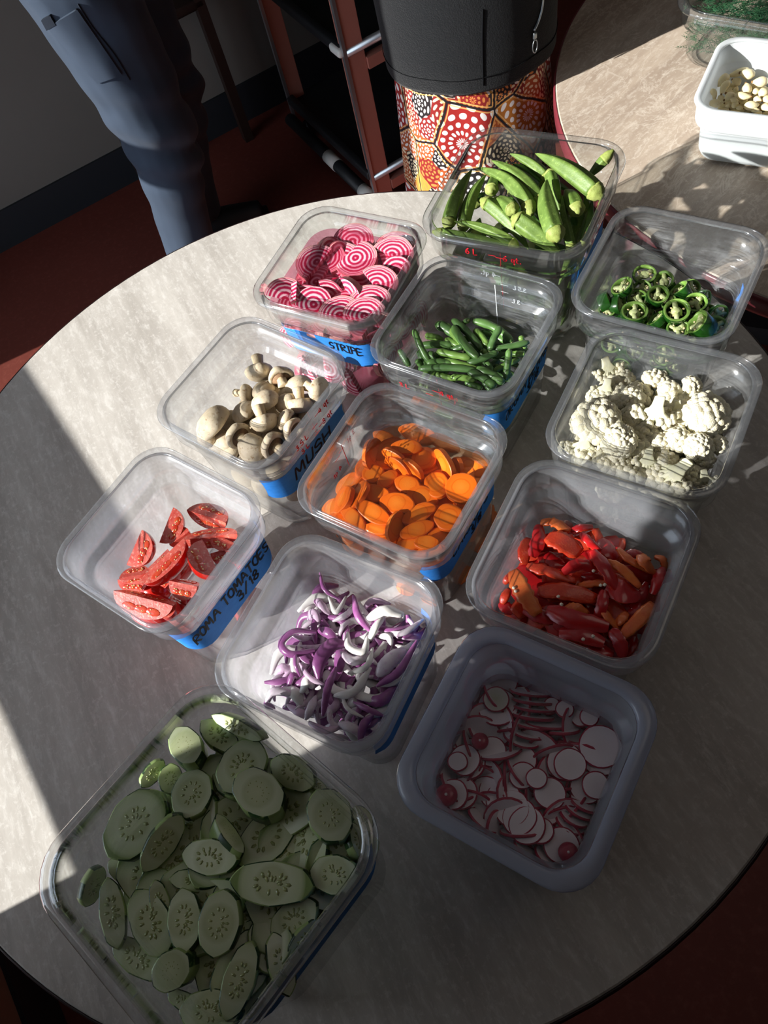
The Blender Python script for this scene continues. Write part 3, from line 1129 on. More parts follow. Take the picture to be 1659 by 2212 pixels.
# x, y (middle of the straight edge), R(zoom px), direction of bulge, tilt, flat, dz, adjective
BEE = [(575, 552, 190, 205, 8, .15, 0, 'large bullseye striped'), (640, 520, 185, -22, 6, 0, -5, 'broad pink striped'), (905, 520, 205, 30, 8, .45, 3, 'largest ringed'),
       (880, 370, 150, -60, 10, 0, -3, 'domed back striped'), (1240, 440, 165, -55, 8, .1, -2, 'pale back-corner'), (1215, 490, 165, -50, 10, 0, 2, 'stacked pale'),
       (1150, 590, 120, -20, 14, 0, -6, 'tucked striped'), (1250, 620, 110, -60, 20, 0, 0, 'upright striped'), (1080, 740, 195, -30, 12, .1, 3, 'wide red-veined'),
       (480, 900, 135, -70, 45, 0, -2, 'triangular leaning'), (545, 905, 130, -55, 30, .5, 4, 'small bullseye'), (640, 860, 140, -20, 50, 0, -2, 'steep edge-on'),
       (1020, 900, 190, -75, 6, 0, 3, 'deep red striped'), (800, 920, 150, -70, 10, 0, -4, 'dark pink'), (770, 1000, 180, -80, 8, .1, 2, 'front striped'),
       (980, 1010, 160, -60, 10, .2, 3, 'mottled front'), (300, 860, 150, -80, 50, 0, 0, 'steep left-corner'), (720, 800, 120, -40, 4, .2, -12, 'sunken pink'),
       (570, 720, 160, 200, 6, .1, -10, 'shadowed striped'), (950, 660, 130, 60, 10, .1, -9, 'half-hidden striped'), (790, 560, 150, 10, 40, 0, -6, 'narrow leaning'),
       (1330, 520, 90, -40, 20, 0, -8, 'corner')]
items = []
for i, (x, y, r, bd, ti, fl, dz, adj) in enumerate(BEE):
    z = .899 + dz * .001
    y2 = y
    d, k = zb_.dirn(x, y2, z, bd)
    d2, k2 = zb_.dirn(x, y2, z, bd + 90)
    R_ = min(r * (k + k2) / 2, .0285)
    yv = d
    xv = yv.cross(V((0, 0, 1))).normalized()
    # lean toward the camera
    cdir = V((-zb_.p(x, y2, z).x, -zb_.p(x, y2, z).y, 0)).normalized()
    n = (V((0, 0, 1)) * cos(radians(ti)) + cdir * sin(radians(ti))).normalized()
    yv = (yv - n * yv.dot(n)).normalized()
    xv = yv.cross(n)
    o = put_half(basis(zb_.p(x, y2, z), xv, yv, n), R_, random.uniform(.006, .009), fl, i)
    items.append((o, adj))
for (x0, y0, x1, y1, w_, adj) in ((745, 650, 985, 830, 70, 'pale edge-on stick of'), (545, 415, 715, 290, 60, 'back edge-on stick of'), (432, 745, 420, 915, 62, 'upright stick of'), (640, 395, 800, 320, 44, 'dim brown-tipped stick of')):
    A, B = zb_.p(x0, y0, .908), zb_.p(x1, y1, .904)
    n = (B - A).cross(V((0, 0, 1))).normalized()
    if n.dot(V((-A.x, -A.y, 0))) < 0: n = -n
    n = (n * .9 + V((0, 0, .45))).normalized()
    xv = (B - A).normalized()
    yv = n.cross(xv).normalized()
    o = put_half(basis((A + B) / 2 - yv * .012, xv, yv, n), (B - A).length / 2, .0095, 0, 9, .7)
    items.append((o, adj))
name_rows(items, 'beet slice', 5, 'striped beet slices', 'beet slice')
buried('beet', 30, lambda k: put_half(I4, .026, .008, .1 * k, k + 30), .762, .868, 'striped beet slice below the top layer, seen through the tub wall', 'beet slice', 'beet slices under the top layer', .054, 5, .0665, ((5, .05, .886, 12), (4, .045, .876, 8)))

# radishes -------------------------------------------------------------
zr_ = Zm(840, 1330, .36166)
# x, y, r(zoom), tilt dir (image), tilt, dz, kind, adjective
RAD = [(650, 545, 122, 270, 8, -2, 'n', 'wide pink-edged'), (640, 500, 78, 90, 4, 4, 'g', 'green-centred'), (665, 380, 105, 90, 28, -2, 'n', 'leaning'), (735, 352, 110, 110, 45, -6, 'n', 'steep back-wall'), (790, 365, 105, 110, 52, -9, 'n', 'steeper back-wall'),
       (955, 520, 75, 180, 20, -3, 'n', 'red-rimmed small'), (975, 530, 48, 90, 6, 2, 'n', 'small white'), (1050, 558, 56, 90, 4, 4, 'n', 'notched white'), (1148, 600, 66, 180, 12, 0, 'n', 'pink-cheeked'), (1197, 606, 58, 90, 2, 4, 'n', 'small round white'),
       (1265, 782, 131, 90, 2, 5, 'n', 'largest flat white'), (1258, 840, 118, 100, 6, 1, 'n', 'overlapped white'), (1250, 880, 110, 100, 8, -4, 'n', 'lower overlapped white'),
       (1082, 888, 100, 60, 4, 5, 'n', 'cracked white'), (1052, 872, 116, 200, 6, 1, 'n', 'fanned white'), (1015, 860, 112, 200, 10, -4, 'n', 'lower fanned white'),
       (882, 972, 66, 90, 2, 7, 'n', 'small centre white'), (962, 1062, 98, 90, 4, 3, 'n', 'oval white'), (800, 955, 85, 60, 6, 1, 'n', 'tilted white'), (785, 870, 104, 240, 12, -3, 'n', 'dim pink-rimmed'),
       (412, 872, 62, 90, 2, 6, 'n', 'small round left'), (455, 862, 95, 200, 8, 1, 'n', 'larger left'), (490, 880, 98, 200, 12, -4, 'n', 'shadowed left'), (615, 812, 92, 20, 8, -2, 'n', 'half-hidden'),
       (385, 1068, 92, 200, 8, 1, 'n', 'front-left'), (440, 1060, 98, 200, 12, -4, 'n', 'lower front-left'),
       (640, 1045, 112, 215, 14, -6, 'n', 'row-end'), (682, 1092, 112, 215, 14, -3, 'n', 'shingled'), (735, 1150, 112, 215, 14, 0, 'n', 'shingled pale'), (782, 1205, 114, 215, 12, 2, 'n', 'shingled large'), (825, 1252, 116, 215, 8, 4, 'n', 'front shingled'),
       (905, 1285, 85, 250, 14, 3, 'n', 'red-ringed'), (1030, 1372, 112, 90, 6, 1, 'n', 'nearest big'),
       (1235, 1012, 84, 60, 6, 1, 'n', 'right-wall'), (1180, 1025, 102, 60, 10, -4, 'n', 'right-wall lower'),
       (520, 450, 120, 10, 62, -4, 'n', 'edge-on left-back'), (545, 470, 115, 10, 60, -8, 'n', 'edge-on second left-back'), (405, 690, 115, 15, 66, -4, 'n', 'edge-on left-wall'), (430, 705, 112, 15, 62, -7, 'n', 'edge-on inner left-wall'), (455, 715, 105, 15, 56, -10, 'n', 'leaning left-wall'),
       (318, 890, 92, 15, 66, -3, 'n', 'edge-on left'), (345, 900, 88, 15, 62, -6, 'n', 'second edge-on left'), (262, 1010, 90, 15, 64, -6, 'n', 'edge-on left-corner'),
       (850, 455, 130, 275, 62, -6, 'n', 'edge-on back'), (862, 505, 128, 275, 64, -6, 'n', 'edge-on second'), (868, 552, 126, 275, 66, -6, 'n', 'edge-on third'), (862, 600, 126, 275, 66, -6, 'n', 'edge-on middle'), (850, 645, 126, 280, 62, -7, 'n', 'edge-on lower'), (820, 690, 118, 285, 55, -8, 'n', 'edge-on tilted'), (790, 730, 112, 290, 48, -9, 'n', 'edge-on front'),
       (1040, 690, 100, 265, 66, -4, 'n', 'thin edge-on right'), (560, 610, 95, 60, 40, -6, 'n', 'leaning pink'),
       (1160, 1120, 92, 300, 55, -6, 'n', 'edge-on corner'), (1130, 1160, 96, 300, 55, -6, 'n', 'second edge-on corner'), (1105, 1200, 98, 300, 52, -6, 'n', 'third edge-on corner'), (1085, 1240, 98, 300, 48, -7, 'n', 'fourth edge-on corner'), (1075, 1285, 96, 300, 46, -7, 'n', 'fifth edge-on corner'),
       (430, 1190, 105, 310, 66, -6, 'n', 'edge-on front-wall'), (560, 1225, 105, 310, 66, -6, 'n', 'second edge-on front-wall'), (640, 1260, 105, 20, 62, -6, 'n', 'crossing edge-on'), (830, 1405, 105, 310, 64, -6, 'n', 'third edge-on front-wall'), (950, 1450, 100, 310, 60, -6, 'n', 'fourth edge-on front-wall'),
       (1105, 515, 110, 100, 50, -9, 'n', 'edge-on back-wall'), (1310, 610, 92, 110, 40, -7, 'n', 'back-corner'), (1395, 700, 60, 160, 50, -8, 'n', 'right back-corner'), (930, 760, 110, 90, 20, -12, 'n', 'deep red-edged'), (1000, 1130, 110, 90, 14, -12, 'n', 'deep shaded'), (700, 960, 110, 90, 10, -12, 'n', 'deep left')]
items = []
for i, (x, y, r, td, ti, dz, kd, adj) in enumerate(RAD):
    z = .858 + dz * .001
    d, k = zr_.dirn(x, y, z, td)
    d2, k2 = zr_.dirn(x, y, z, td + 90)
    R_ = min(r * (k + k2) / 2 * 1.02, .028)
    n = (V((0, 0, 1)) * cos(radians(ti)) + d * sin(radians(ti))).normalized()
    xv = V((0, 0, 1)).cross(d).normalized()
    M = basis(zr_.p(x, y, z), xv, n.cross(xv), n)
    o = put_slice('radish_slice', M, R_, R_ * random.uniform(.93, 1.0), random.uniform(.0022, .0032), M_radgreen if kd == 'g' else M_radflesh, M_radskin, 'skin', i, .04, n=26)
    items.append((o, adj))
for (x, y, r, adj) in ((345, 1072, 66, 'red domed'), (1072, 1415, 62, 'nearest domed red'), (545, 750, 52, 'dim red domed')):
    z = .866
    d, k = zr_.dirn(x, y, z, 0)
    R_ = r * k
    o = empty('radish_slice')
    o.matrix_world = Matrix.Translation(zr_.p(x, y, z))
    mesh('skin', lathe([(R_, 0), (R_ * .97, R_ * .16), (R_ * .8, R_ * .34), (R_ * .5, R_ * .46), (R_ * .15, R_ * .5)], 24), M_radskin, o)
    mesh('root_scar', lathe([(R_ * .16, R_ * .488), (R_ * .1, R_ * .53)], 10), M_onwhite, o)
    items.append((o, adj))
name_rows(items, 'radish slice', 7, 'radish slices in water', 'radish slice')
buried('rad', 16, lambda k: put_slice('radish_slice', I4, .024, .023, .0028, M_radflesh, M_radskin, 'skin', k, .04, n=22), .757, .835, 'radish slice packed below the top layer of the tub', 'radish slice', 'radish slices under the top layer', .05, 8, .062, ((5, .050, .846, 70), (6, .050, .838, 75)))

# cucumbers ------------------------------------------------------------
zk_ = Zm(60, 1450, .48222)
# x,y, a, b, major angle, tilt, dz, thickness mm, side material, adjective
CUC = [(705, 330, 92, 80, 60, 10, 20, 26, 'thick stubby'), (733, 545, 120, 92, 100, 4, 6, 9, 'pale upright'), (478, 682, 190, 118, -52, 2, 8, 12, 'huge oval'), (605, 770, 160, 70, -56, 34, 12, 12, 'slanting pale'),
       (812, 832, 132, 92, 6, 6, 8, 9, 'flat yellow-green'), (1032, 540, 126, 114, 40, 10, 22, 26, 'thick pale'), (958, 425, 140, 105, -55, 6, 8, 10, 'shaded leaning'), (1352, 642, 128, 112, 62, 12, 18, 16, 'large right'),
       (1092, 950, 188, 108, 4, 4, 16, 12, 'largest central oval'), (1372, 912, 116, 98, 10, 4, 10, 9, 'seedy right'), (1185, 455, 112, 86, 30, 14, 8, 8, 'narrow back'), (905, 725, 110, 46, 55, 40, 12, 30, 'chunky side-on'),
       (855, 1128, 160, 96, 100, 4, 18, 12, 'long upright'), (700, 1112, 150, 80, 85, 6, 8, 9, 'overlapped upright'), (548, 1125, 165, 96, 66, 4, 4, 9, 'dull olive'), (378, 1080, 165, 62, 82, 16, 6, 9, 'watery narrow'),
       (490, 1285, 140, 80, 35, 6, -4, 8, 'wet translucent'), (640, 1342, 110, 86, -40, 6, 12, 24, 'blocky front'), (945, 1385, 190, 76, 108, 10, 10, 12, 'long front'), (1190, 1110, 130, 86, -35, 4, 0, 8, 'dim brownish'),
       (935, 252, 128, 44, 26, 24, 16, 14, 'wedge-shaped back'), (855, 285, 104, 70, 40, 16, 6, 9, 'back shaded'), (815, 1520, 140, 110, 0, 6, 6, 10, 'nearest olive'), (592, 1040, 110, 50, 78, 18, 2, 8, 'thin squeezed'),
       (298, 965, 100, 46, 112, 58, 0, 10, 'peel-edged left'), (1482, 760, 90, 50, 70, 50, 0, 10, 'peel-edged right'), (765, 935, 130, 60, 2, 6, -4, 8, 'lower flat'), (1060, 1235, 130, 76, 70, 20, -4, 9, 'deep shaded'),
       (1135, 1310, 150, 70, 75, 24, 0, 9, 'dark-peeled'), (1245, 1200, 120, 60, -50, 36, -2, 9, 'right-wall leaning'), (700, 1480, 90, 50, 30, 10, -6, 8, 'small front'), (1500, 660, 70, 50, 60, 20, -6, 8, 'corner right'),
       (1130, 720, 110, 80, 20, 10, -14, 8, 'deep middle'), (900, 620, 110, 80, 70, 10, -14, 8, 'deep back'), (640, 640, 90, 70, 70, 10, -14, 8, 'deep left'), (450, 900, 110, 70, 30, 10, -10, 8, 'tucked left'), (1250, 780, 100, 60, -20, 14, -12, 8, 'tucked right'), (640, 480, 70, 60, 90, 20, -6, 9, 'half-hidden back-left'),
       (560, 460, 80, 40, -50, 40, -8, 9, 'yellowish back-left'), (1290, 500, 70, 40, 40, 40, -8, 9, 'yellowish back-right')]
items = []


def put_cuc(M, a, b, th, seed, thick=False):
    o = empty('cucumber_slice')
    o.matrix_world = M
    top, bot, sd_ = slice_vf(a, b, th, 32, .03, seed, edge=.0005, oct_=.5)
    mesh('flesh', join(top, bot), M_cucflesh, o)
    # peel in alternating strips, as on striped-peeled cucumber
    n = 32
    idx = []
    for q in range(len(sd_[1])):
        j = q % n
        idx.append(0 if ((j + seed * 3) % 8) < 4 else 1)
    mesh('peel', sd_, [M_cucpeel, M_cucpale], o, midx=idx)
    sp = ([], [])
    rnd = random.Random(seed)
    one = ico(1.0, 1)
    for q in range(16):
        t = 2 * pi * q / 11 + rnd.uniform(-.15, .15)
        rr_ = .40 if q < 11 else .2
        p = V((a * rr_ * cos(t), b * rr_ * sin(t), th / 2 - .0002))
        Mx = Matrix.Translation(p) @ Matrix.Rotation(t, 4, 'Z') @ Matrix.Diagonal(V((a * .10, a * .055, .0009, 1)))
        sp = join(sp, xf(one, Mx))
    mesh('seed_core', sp, M_cucseed, o)
    return o


for i, (x, y, a, b, an, ti, dz, th, adj) in enumerate(CUC):
    z = .895 + dz * .001
    A, B = sizes(zk_, x, y, z, an, a, b, ti)
    M = disc_frame(zk_, x, y, z, an, ti, random.uniform(-7, 7))
    o = put_cuc(Matrix.Translation(-M.col[2].to_3d() * th * .0005) @ M, min(A, .042), min(B, .027), th * .001, i)
    items.append((o, adj))
name_rows(items, 'cucumber slice', 5, 'cucumber slices', 'cucumber slice')
buried('cuc', 0, lambda k: put_cuc(I4, .034, .022, .01, k + 50), .765, .862, 'cucumber slice below the top layer of the large tub', 'cucumber slice', 'cucumber slices under the top layer', .064, 9, .084, ((5, .062, .884, 16), (5, .06, .872, 12)))

# okra -------------------------------------------------------------------


def put_okra(A, B, wd, capfr=.12, dark=False, bend=0.0, seed=0, roll=0.0):
    """pod from tip A to stem end B, wd = greatest width"""
    L = (B - A).length
    ax = (B - A).normalized()
    sd = ax.cross(V((0, 0, 1)))
    if sd.length < .1: sd = V((1, 0, 0))
    sd.normalize()
    n = 22
    path, rad = [], []
    for i in range(n):
        t = i / (n - 1)
        p = A.lerp(B, t) + sd * (bend * L * 4 * t * (1 - t)) + V((0, 0, .04 * L * 4 * t * (1 - t)))
        path.append(p)
        if t < .82:
            r = .5 * wd * (.06 + .94 * min(1, sin(min(t / .70, 1) * pi / 2)) ** .85)
        else:
            r = .5 * wd * (1 - .10 * (t - .82) / .18)
        rad.append(r)
    k = 5

    def prof(i, a):
        u = ((a + roll) % (2 * pi / k)) - pi / k
        return .80 + .20 * abs(u / (pi / k)) ** 1.6
    root = empty('okra_pod', A.lerp(B, .5))
    m = int(n * (1 - capfr))
    MI = Matrix.Translation(-A.lerp(B, .5))
    mesh('pod', xf(tube(path[:m + 1], rad[:m + 1], 30, prof), MI), M_okrad if dark else M_okra, root)
    # cap: ridge ring, then a cone to the cut stem
    e = B - path[m]
    ln = e.length
    u = (B - path[m]).normalized()
    rc = rad[m]
    cp = [path[m] - u * .001, path[m] + u * .001, path[m] + u * (ln * .18), path[m] + u * (ln * .5), path[m] + u * (ln * .85), path[m] + u * ln, path[m] + u * (ln + .003)]
    cr = [rc * .96, rc * 1.0, rc * .93, rc * .86, rc * .66, rc * .40, rc * .30]
    mesh('cap', xf(tube(cp, cr, 20, lambda i, a: 1 - .04 * cos(5 * a)), MI), M_okracap, root)
    return root


zo_ = Zm(880, 260, .30139)
# tip x,y,z  stem x,y,z (mm above .88), width, bend, dark, adjective
OKR = [(462, 355, 28, 288, 770, 16, 112, .03, 0, 'slim upright'), (565, 390, 26, 395, 790, 10, 104, .05, 0, 'shaded upright'), (650, 395, 0, 598, 510, 30, 102, 0, 0, 'short end-on'),
       (490, 342, 26, 885, 665, 28, 118, -.10, 0, 'bent thin-tipped'), (604, 288, 34, 965, 610, 22, 112, -.05, 0, 'long sloping'), (735, 240, 34, 1010, 425, 22, 92, -.05, 0, 'back sloping'),
       (752, 312, 26, 985, 470, 16, 72, -.03, 1, 'dark narrow'), (918, 238, 50, 1385, 545, 42, 150, -.02, 0, 'huge pale diagonal'), (1275, 430, 20, 1465, 225, 52, 84, .03, 0, 'upright stemmed corner'),
       (1000, 425, 40, 1080, 850, 38, 150, .06, 0, 'fat foreground'), (1095, 660, 16, 1020, 365, 30, 104, 0, 0, 'tucked pale'), (1130, 500, 10, 1222, 655, 38, 128, 0, 0, 'stubby round-ended'),
       (870, 930, 8, 540, 575, 30, 116, .04, 0, 'long diagonal'), (610, 560, 16, 765, 650, 38, 112, 0, 0, 'pale short-capped'), (1110, 985, 12, 765, 700, 40, 150, .02, 0, 'broad ridged foreground'),
       (338, 725, 24, 790, 905, 16, 84, -.04, 0, 'horizontal pointed'), (820, 915, 10, 195, 800, 20, 82, -.03, 0, 'front-wall'), (1110, 538, 30, 1180, 945, 12, 84, .03, 0, 'narrow vertical'),
       (1325, 560, 22, 1238, 920, 8, 84, -.03, 1, 'right-wall dark'), (1275, 512, 32, 1300, 700, 10, 70, 0, 0, 'small pointed'), (715, 290, 22, 690, 420, 6, 48, 0, 0, 'tiny back'),
       (520, 700, 0, 480, 860, -4, 84, 0, 1, 'deep dark left'), (950, 720, 2, 900, 560, -2, 96, 0, 1, 'deep shaded middle'), (1220, 780, 6, 1180, 700, 0, 90, 0, 1, 'deep right'), (1000, 900, 0, 900, 760, -2, 100, 0, 1, 'deep front'),
       (560, 520, -4, 460, 620, -6, 96, 0, 1, 'deep back-left')]
items = []
for i, (x0, y0, h0, x1, y1, h1, wd, bd, dk, adj) in enumerate(OKR):
    A, B = zo_.p(x0, y0, .88 + h0 * .001), zo_.p(x1, y1, .88 + h1 * .001)
    _, k = zo_.dirn((x0 + x1) / 2, (y0 + y1) / 2, .9, 0)
    o = put_okra(A, B, wd * k, .115 if (B - A).length > .05 else .3, dk, bd, i, i * .7)
    items.append((o, adj))
name_rows(items, 'okra pod', 5, 'okra pods', 'okra pod')


def okra0(k):
    return put_okra(V((-.045, 0, 0)), V((.045, 0, 0)), .019, .14, k % 2 == 1, .03, k)


def lying(key, n, fn, zlo, zhi, label, cat, group, lim, seed, upright=.5):
    rnd = random.Random(seed)
    pr = [fn(k) for k in range(4)]
    yaw = TUB[key][2]
    for i in range(n):
        o = pr[i] if i < 4 else copy_thing(pr[i % 4])
        s_ = i % 4
        a = rnd.uniform(-lim * .45, lim * .45)
        z = zlo + (zhi - zlo) * ((i // 4) + rnd.uniform(0, .6)) / max(1, n // 4)
        q = Matrix.Rotation(s_ * pi / 2, 4, 'Z') @ V((lim, a, 0))
        p = local(key, q.x, q.y, z)
        o.matrix_world = Matrix.Translation(p) @ Matrix.Rotation(yaw + (s_ + 1) * pi / 2, 4, 'Z') @ Matrix.Rotation(radians(rnd.uniform(-12, 12)), 4, 'Y')
        tag(o, label, cat, group)


lying('okra', 22, okra0, .760, .868, 'okra pod lying below the top layer, seen through the clear wall', 'okra pod', 'okra pods under the top layer', .072, 4)

# green beans ----------------------------------------------------------


def put_bean(A, B, wd, m, bend=0.0, rise=.03, seed=0, M=None):
    L = (B - A).length
    ax = (B - A).normalized()
    sd = ax.cross(V((0, 0, 1)))
    if sd.length < .1: sd = V((1, 0, 0))
    sd.normalize()
    n = 16
    path, rad = [], []
    for i in range(n):
        t = i / (n - 1)
        path.append(A.lerp(B, t) + sd * (bend * L * 4 * t * (1 - t)) + V((0, 0, rise * L * 4 * t * (1 - t))))
        e = min(t, 1 - t)
        rad.append(.5 * wd * (.55 + .45 * min(1, e / .10)) * (1 + .06 * sin(t * 19 + seed)))
    c = A.lerp(B, .5)
    MI = Matrix.Translation(-c)
    root = empty('green_bean', c)
    mesh('pod', xf(tube(path, rad, 10, None, flat=.86), MI), m, root)
    u = (path[-1] - path[-2]).normalized()
    mesh('cut_end', xf(tube([path[-1] - u * .0004, path[-1] + u * .0006], [rad[-1] * .85, rad[-1] * .7], 10, None, flat=.86), MI), M_beantip, root)
    return root


zq_ = Zm(780, 530, .28933)
BNS = [(395, 630, 30, 525, 895, 6, 48, .04, 'slender upright'), (285, 780, 16, 360, 900, 6, 46, 0, 'bright leaning left'), (610, 715, 2, 480, 675, 10, 58, .05, 'thick hook-ended'), (440, 748, 4, 690, 742, 8, 60, 0, 'dark flat'),
       (560, 585, 12, 735, 705, 8, 78, -.05, 'wide curved back'), (630, 700, 8, 770, 775, 10, 50, 0, 'pale ribbed'), (690, 605, 16, 875, 845, 18, 62, .05, 'long central'), (685, 555, 14, 900, 785, 12, 60, -.03, 'dim long'),
       (640, 590, 12, 850, 830, 10, 55, .04, 'shaded twin'), (835, 565, 18, 1125, 725, 8, 66, -.10, 'bowed back-right'), (1045, 608, 28, 960, 790, 14, 56, .05, 'round-tipped upright'), (845, 630, 12, 945, 755, 12, 54, -.04, 'short blunt'),
       (900, 640, 6, 1100, 725, 6, 55, 0, 'hidden sloping'), (995, 775, 12, 1252, 722, 14, 52, .04, 'pointing right'), (1125, 812, 10, 1225, 812, 14, 52, 0, 'short right-wall'), (1080, 1010, 4, 1107, 778, 26, 54, 0, 'upright cut-ended'),
       (785, 885, 12, 1022, 795, 20, 54, .05, 'bright crossing'), (570, 788, 14, 825, 842, 14, 58, .04, 'thick middle'), (490, 882, 14, 690, 895, 12, 50, -.10, 'arched left'), (430, 922, 12, 865, 935, 14, 56, -.02, 'longest front'),
       (615, 858, 12, 880, 930, 12, 52, 0, 'pale slanting'), (865, 920, 16, 1062, 1030, 10, 68, -.05, 'fat front-right'), (800, 942, 18, 1005, 1055, 8, 66, -.04, 'dark front'), (670, 985, 10, 860, 1000, 8, 54, 0, 'front-wall'),
       (412, 855, 14, 465, 920, 2, 42, 0, 'small pale-tipped'), (430, 785, 14, 490, 905, 4, 44, .04, 'narrow left'), (990, 940, 4, 1180, 850, 8, 46, 0, 'dim right'), (935, 860, 8, 985, 960, 2, 46, 0, 'short deep'), (640, 800, 8, 768, 752, 18, 48, 0, 'tipped up'),
       (1190, 675, 16, 1225, 775, 2, 46, 0, 'right-corner pointed'), (535, 830, 2, 620, 790, 2, 48, 0, 'dark tucked'), (990, 835, 8, 1140, 800, 10, 48, 0, 'right middle'), (560, 962, 6, 700, 1000, 4, 46, 0, 'front-left wall'), (780, 1020, 4, 900, 1070, 2, 50, 0, 'front deep'),
       (915, 1010, 6, 970, 1085, 2, 50, 0, 'pale corner'), (885, 775, 8, 940, 805, 12, 44, 0, 'end-on'), (770, 575, 10, 800, 560, 20, 44, 0, 'stub-ended back'), (1040, 780, 2, 1075, 800, 8, 50, 0, 'dark end-on'), (700, 930, -2, 900, 880, -2, 58, 0, 'deep left'), (1000, 900, -2, 1120, 980, -2, 58, 0, 'deep right'),
       (560, 870, -4, 760, 820, -4, 58, 0, 'deep middle'), (760, 700, -2, 960, 680, -2, 58, 0, 'deep back'), (500, 800, -4, 640, 900, -4, 56, 0, 'deep far-left'), (850, 990, -4, 1030, 860, -4, 58, 0, 'deep front-right')]
items = []
for i, (x0, y0, h0, x1, y1, h1, wd, bd, adj) in enumerate(BNS):
    A, B = zq_.p(x0, y0, .855 + h0 * .001), zq_.p(x1, y1, .855 + h1 * .001)
    _, k = zq_.dirn((x0 + x1) / 2, (y0 + y1) / 2, .87, 0)
    items.append((put_bean(A, B, wd * k, M_beans[i % 3], bd, .03, i), adj))
name_rows(items, 'green bean', 5, 'green beans', 'green bean')
lying('bean', 24, lambda k: put_bean(V((-.04, 0, 0)), V((.04, 0, 0)), .009, M_beans[k % 3], .05), .756, .848, 'green bean lying below the top layer of the scuffed tub', 'green bean', 'green beans under the top layer', .05, 6)

# jalapenos ------------------------------------------------------------


def put_jal(M, R, th, ratio=1.0, seed=0, half=False):
    root = empty('jalapeno_slice')
    root.matrix_world = M
    n = 26
    Sx = Matrix.Diagonal(V((1, ratio, 1, 1)))
    pr = [(R * .82, th / 2), (R * .97, th / 2 - .0004), (R, th / 2 - .0014), (R, -th / 2 + .0014), (R * .97, -th / 2 + .0004), (R * .82, -th / 2)]
    mesh('skin', xf(loft([[V((r * cos(2 * pi * j / n), r * sin(2 * pi * j / n), z)) for j in range(n)] for r, z in pr[1:5]], False, False), Sx), M_jalskin, root)
    pi_ = [(R * .97, th / 2 - .0004), (R * .84, th / 2), (R * .76, th / 2 - .0012), (R * .75, -th / 2 + .0012), (R * .84, -th / 2), (R * .97, -th / 2 + .0004)]
    mesh('wall', xf(loft([[V((r * cos(2 * pi * j / n), r * sin(2 * pi * j / n), z)) for j in range(n)] for r, z in pi_], False, False), Sx), M_jalflesh, root)
    rnd = random.Random(seed)
    vf = ico(1.0, 1)
    core = xf(ico(1.0, 2), Matrix.Diagonal(V((R * .46, R * .46 * ratio, th * .47, 1))))
    a0 = rnd.uniform(0, 6)
    ns = rnd.choice((2, 3, 3))
    for q in range(ns):
        a = a0 + 2 * pi * q / ns + rnd.uniform(-.3, .3)
        core = join(core, xf(box(0, R * .8, -R * .17, R * .17, -th * .38, th * .40), Sx @ Matrix.Rotation(a, 4, 'Z')))
    mesh('pith', core, M_jalpith, root)
    sd = ([], [])
    for q in range(9):
        a = rnd.uniform(0, 6.28)
        rr_ = R * rnd.uniform(.4, .62)
        sd = join(sd, xf(vf, Sx @ Matrix.Translation((rr_ * cos(a), rr_ * sin(a), th * rnd.uniform(.1, .38))) @ Matrix.Rotation(a, 4, 'Z') @ Matrix.Diagonal(V((.0019, .0014, .0008, 1)))))
    mesh('seed_cluster', sd, M_jalseed, root)
    return root


zj_ = Zm(1200, 430, .27667)
# x, y, a, b, normal dir(image), tilt, thickness mm, dz, adjective
JAL = [(512, 672, 84, 70, 190, 28, 9, 14, 'big left-facing'), (695, 582, 80, 70, 100, 14, 6, 12, 'thin back'), (838, 632, 78, 62, 160, 26, 12, 10, 'pale seedy back'), (805, 738, 76, 68, 60, 18, 18, 18, 'tall stacked centre'),
       (955, 690, 72, 60, 200, 40, 20, 12, 'tubular right-leaning'), (675, 695, 64, 62, 120, 30, 9, 6, 'dark shaded'), (618, 870, 98, 70, 90, 6, 16, 12, 'wide front'), (948, 865, 92, 88, 95, 26, 20, 20, 'pith-filled foreground'),
       (1098, 802, 78, 72, 110, 20, 14, 16, 'seedy right'), (1182, 785, 70, 60, 20, 66, 9, 4, 'edge-on right'), (1062, 690, 66, 56, 60, 30, 12, 0, 'dark back-right'), (1102, 955, 104, 74, 185, 46, 20, 16, 'lengthwise-cut pale'),
       (1238, 985, 96, 88, 100, 8, 10, 4, 'large pale corner'), (1275, 905, 78, 60, 50, 68, 6, 2, 'thin edge-on corner'), (962, 1005, 84, 56, 90, 4, 9, 4, 'dim front'), (775, 925, 72, 64, 200, 46, 10, 4, 'half-hidden seedy'),
       (430, 790, 70, 60, 350, 64, 14, 2, 'side-on left'), (520, 820, 70, 60, 10, 62, 12, 2, 'side-on dark'), (402, 862, 60, 50, 100, 16, 8, 0, 'left-corner'), (882, 800, 60, 54, 150, 30, 10, 8, 'small tucked'),
       (640, 780, 70, 60, 90, 50, 12, 0, 'green side-on'), (820, 1000, 60, 60, 20, 60, 12, -2, 'front-wall side-on')]
items = []
for i, (x, y, a, b, td, ti, th, dz, adj) in enumerate(JAL):
    z = .852 + dz * .001
    d, k = zj_.dirn(x, y, z, td)
    d2, k2 = zj_.dirn(x, y, z, td + 90)
    n = (V((0, 0, 1)) * cos(radians(ti)) + d * sin(radians(ti))).normalized()
    xv = V((0, 0, 1)).cross(d).normalized()
    R_ = min(a * (k + k2) / 2, .0165)
    p = zj_.p(x, y, z) - n * th * .0005
    items.append((put_jal(basis(p, xv, n.cross(xv), n), R_, th * .001, .9, i), adj))
name_rows(items, 'jalapeno slice', 4, 'jalapeno slices', 'jalapeno slice')
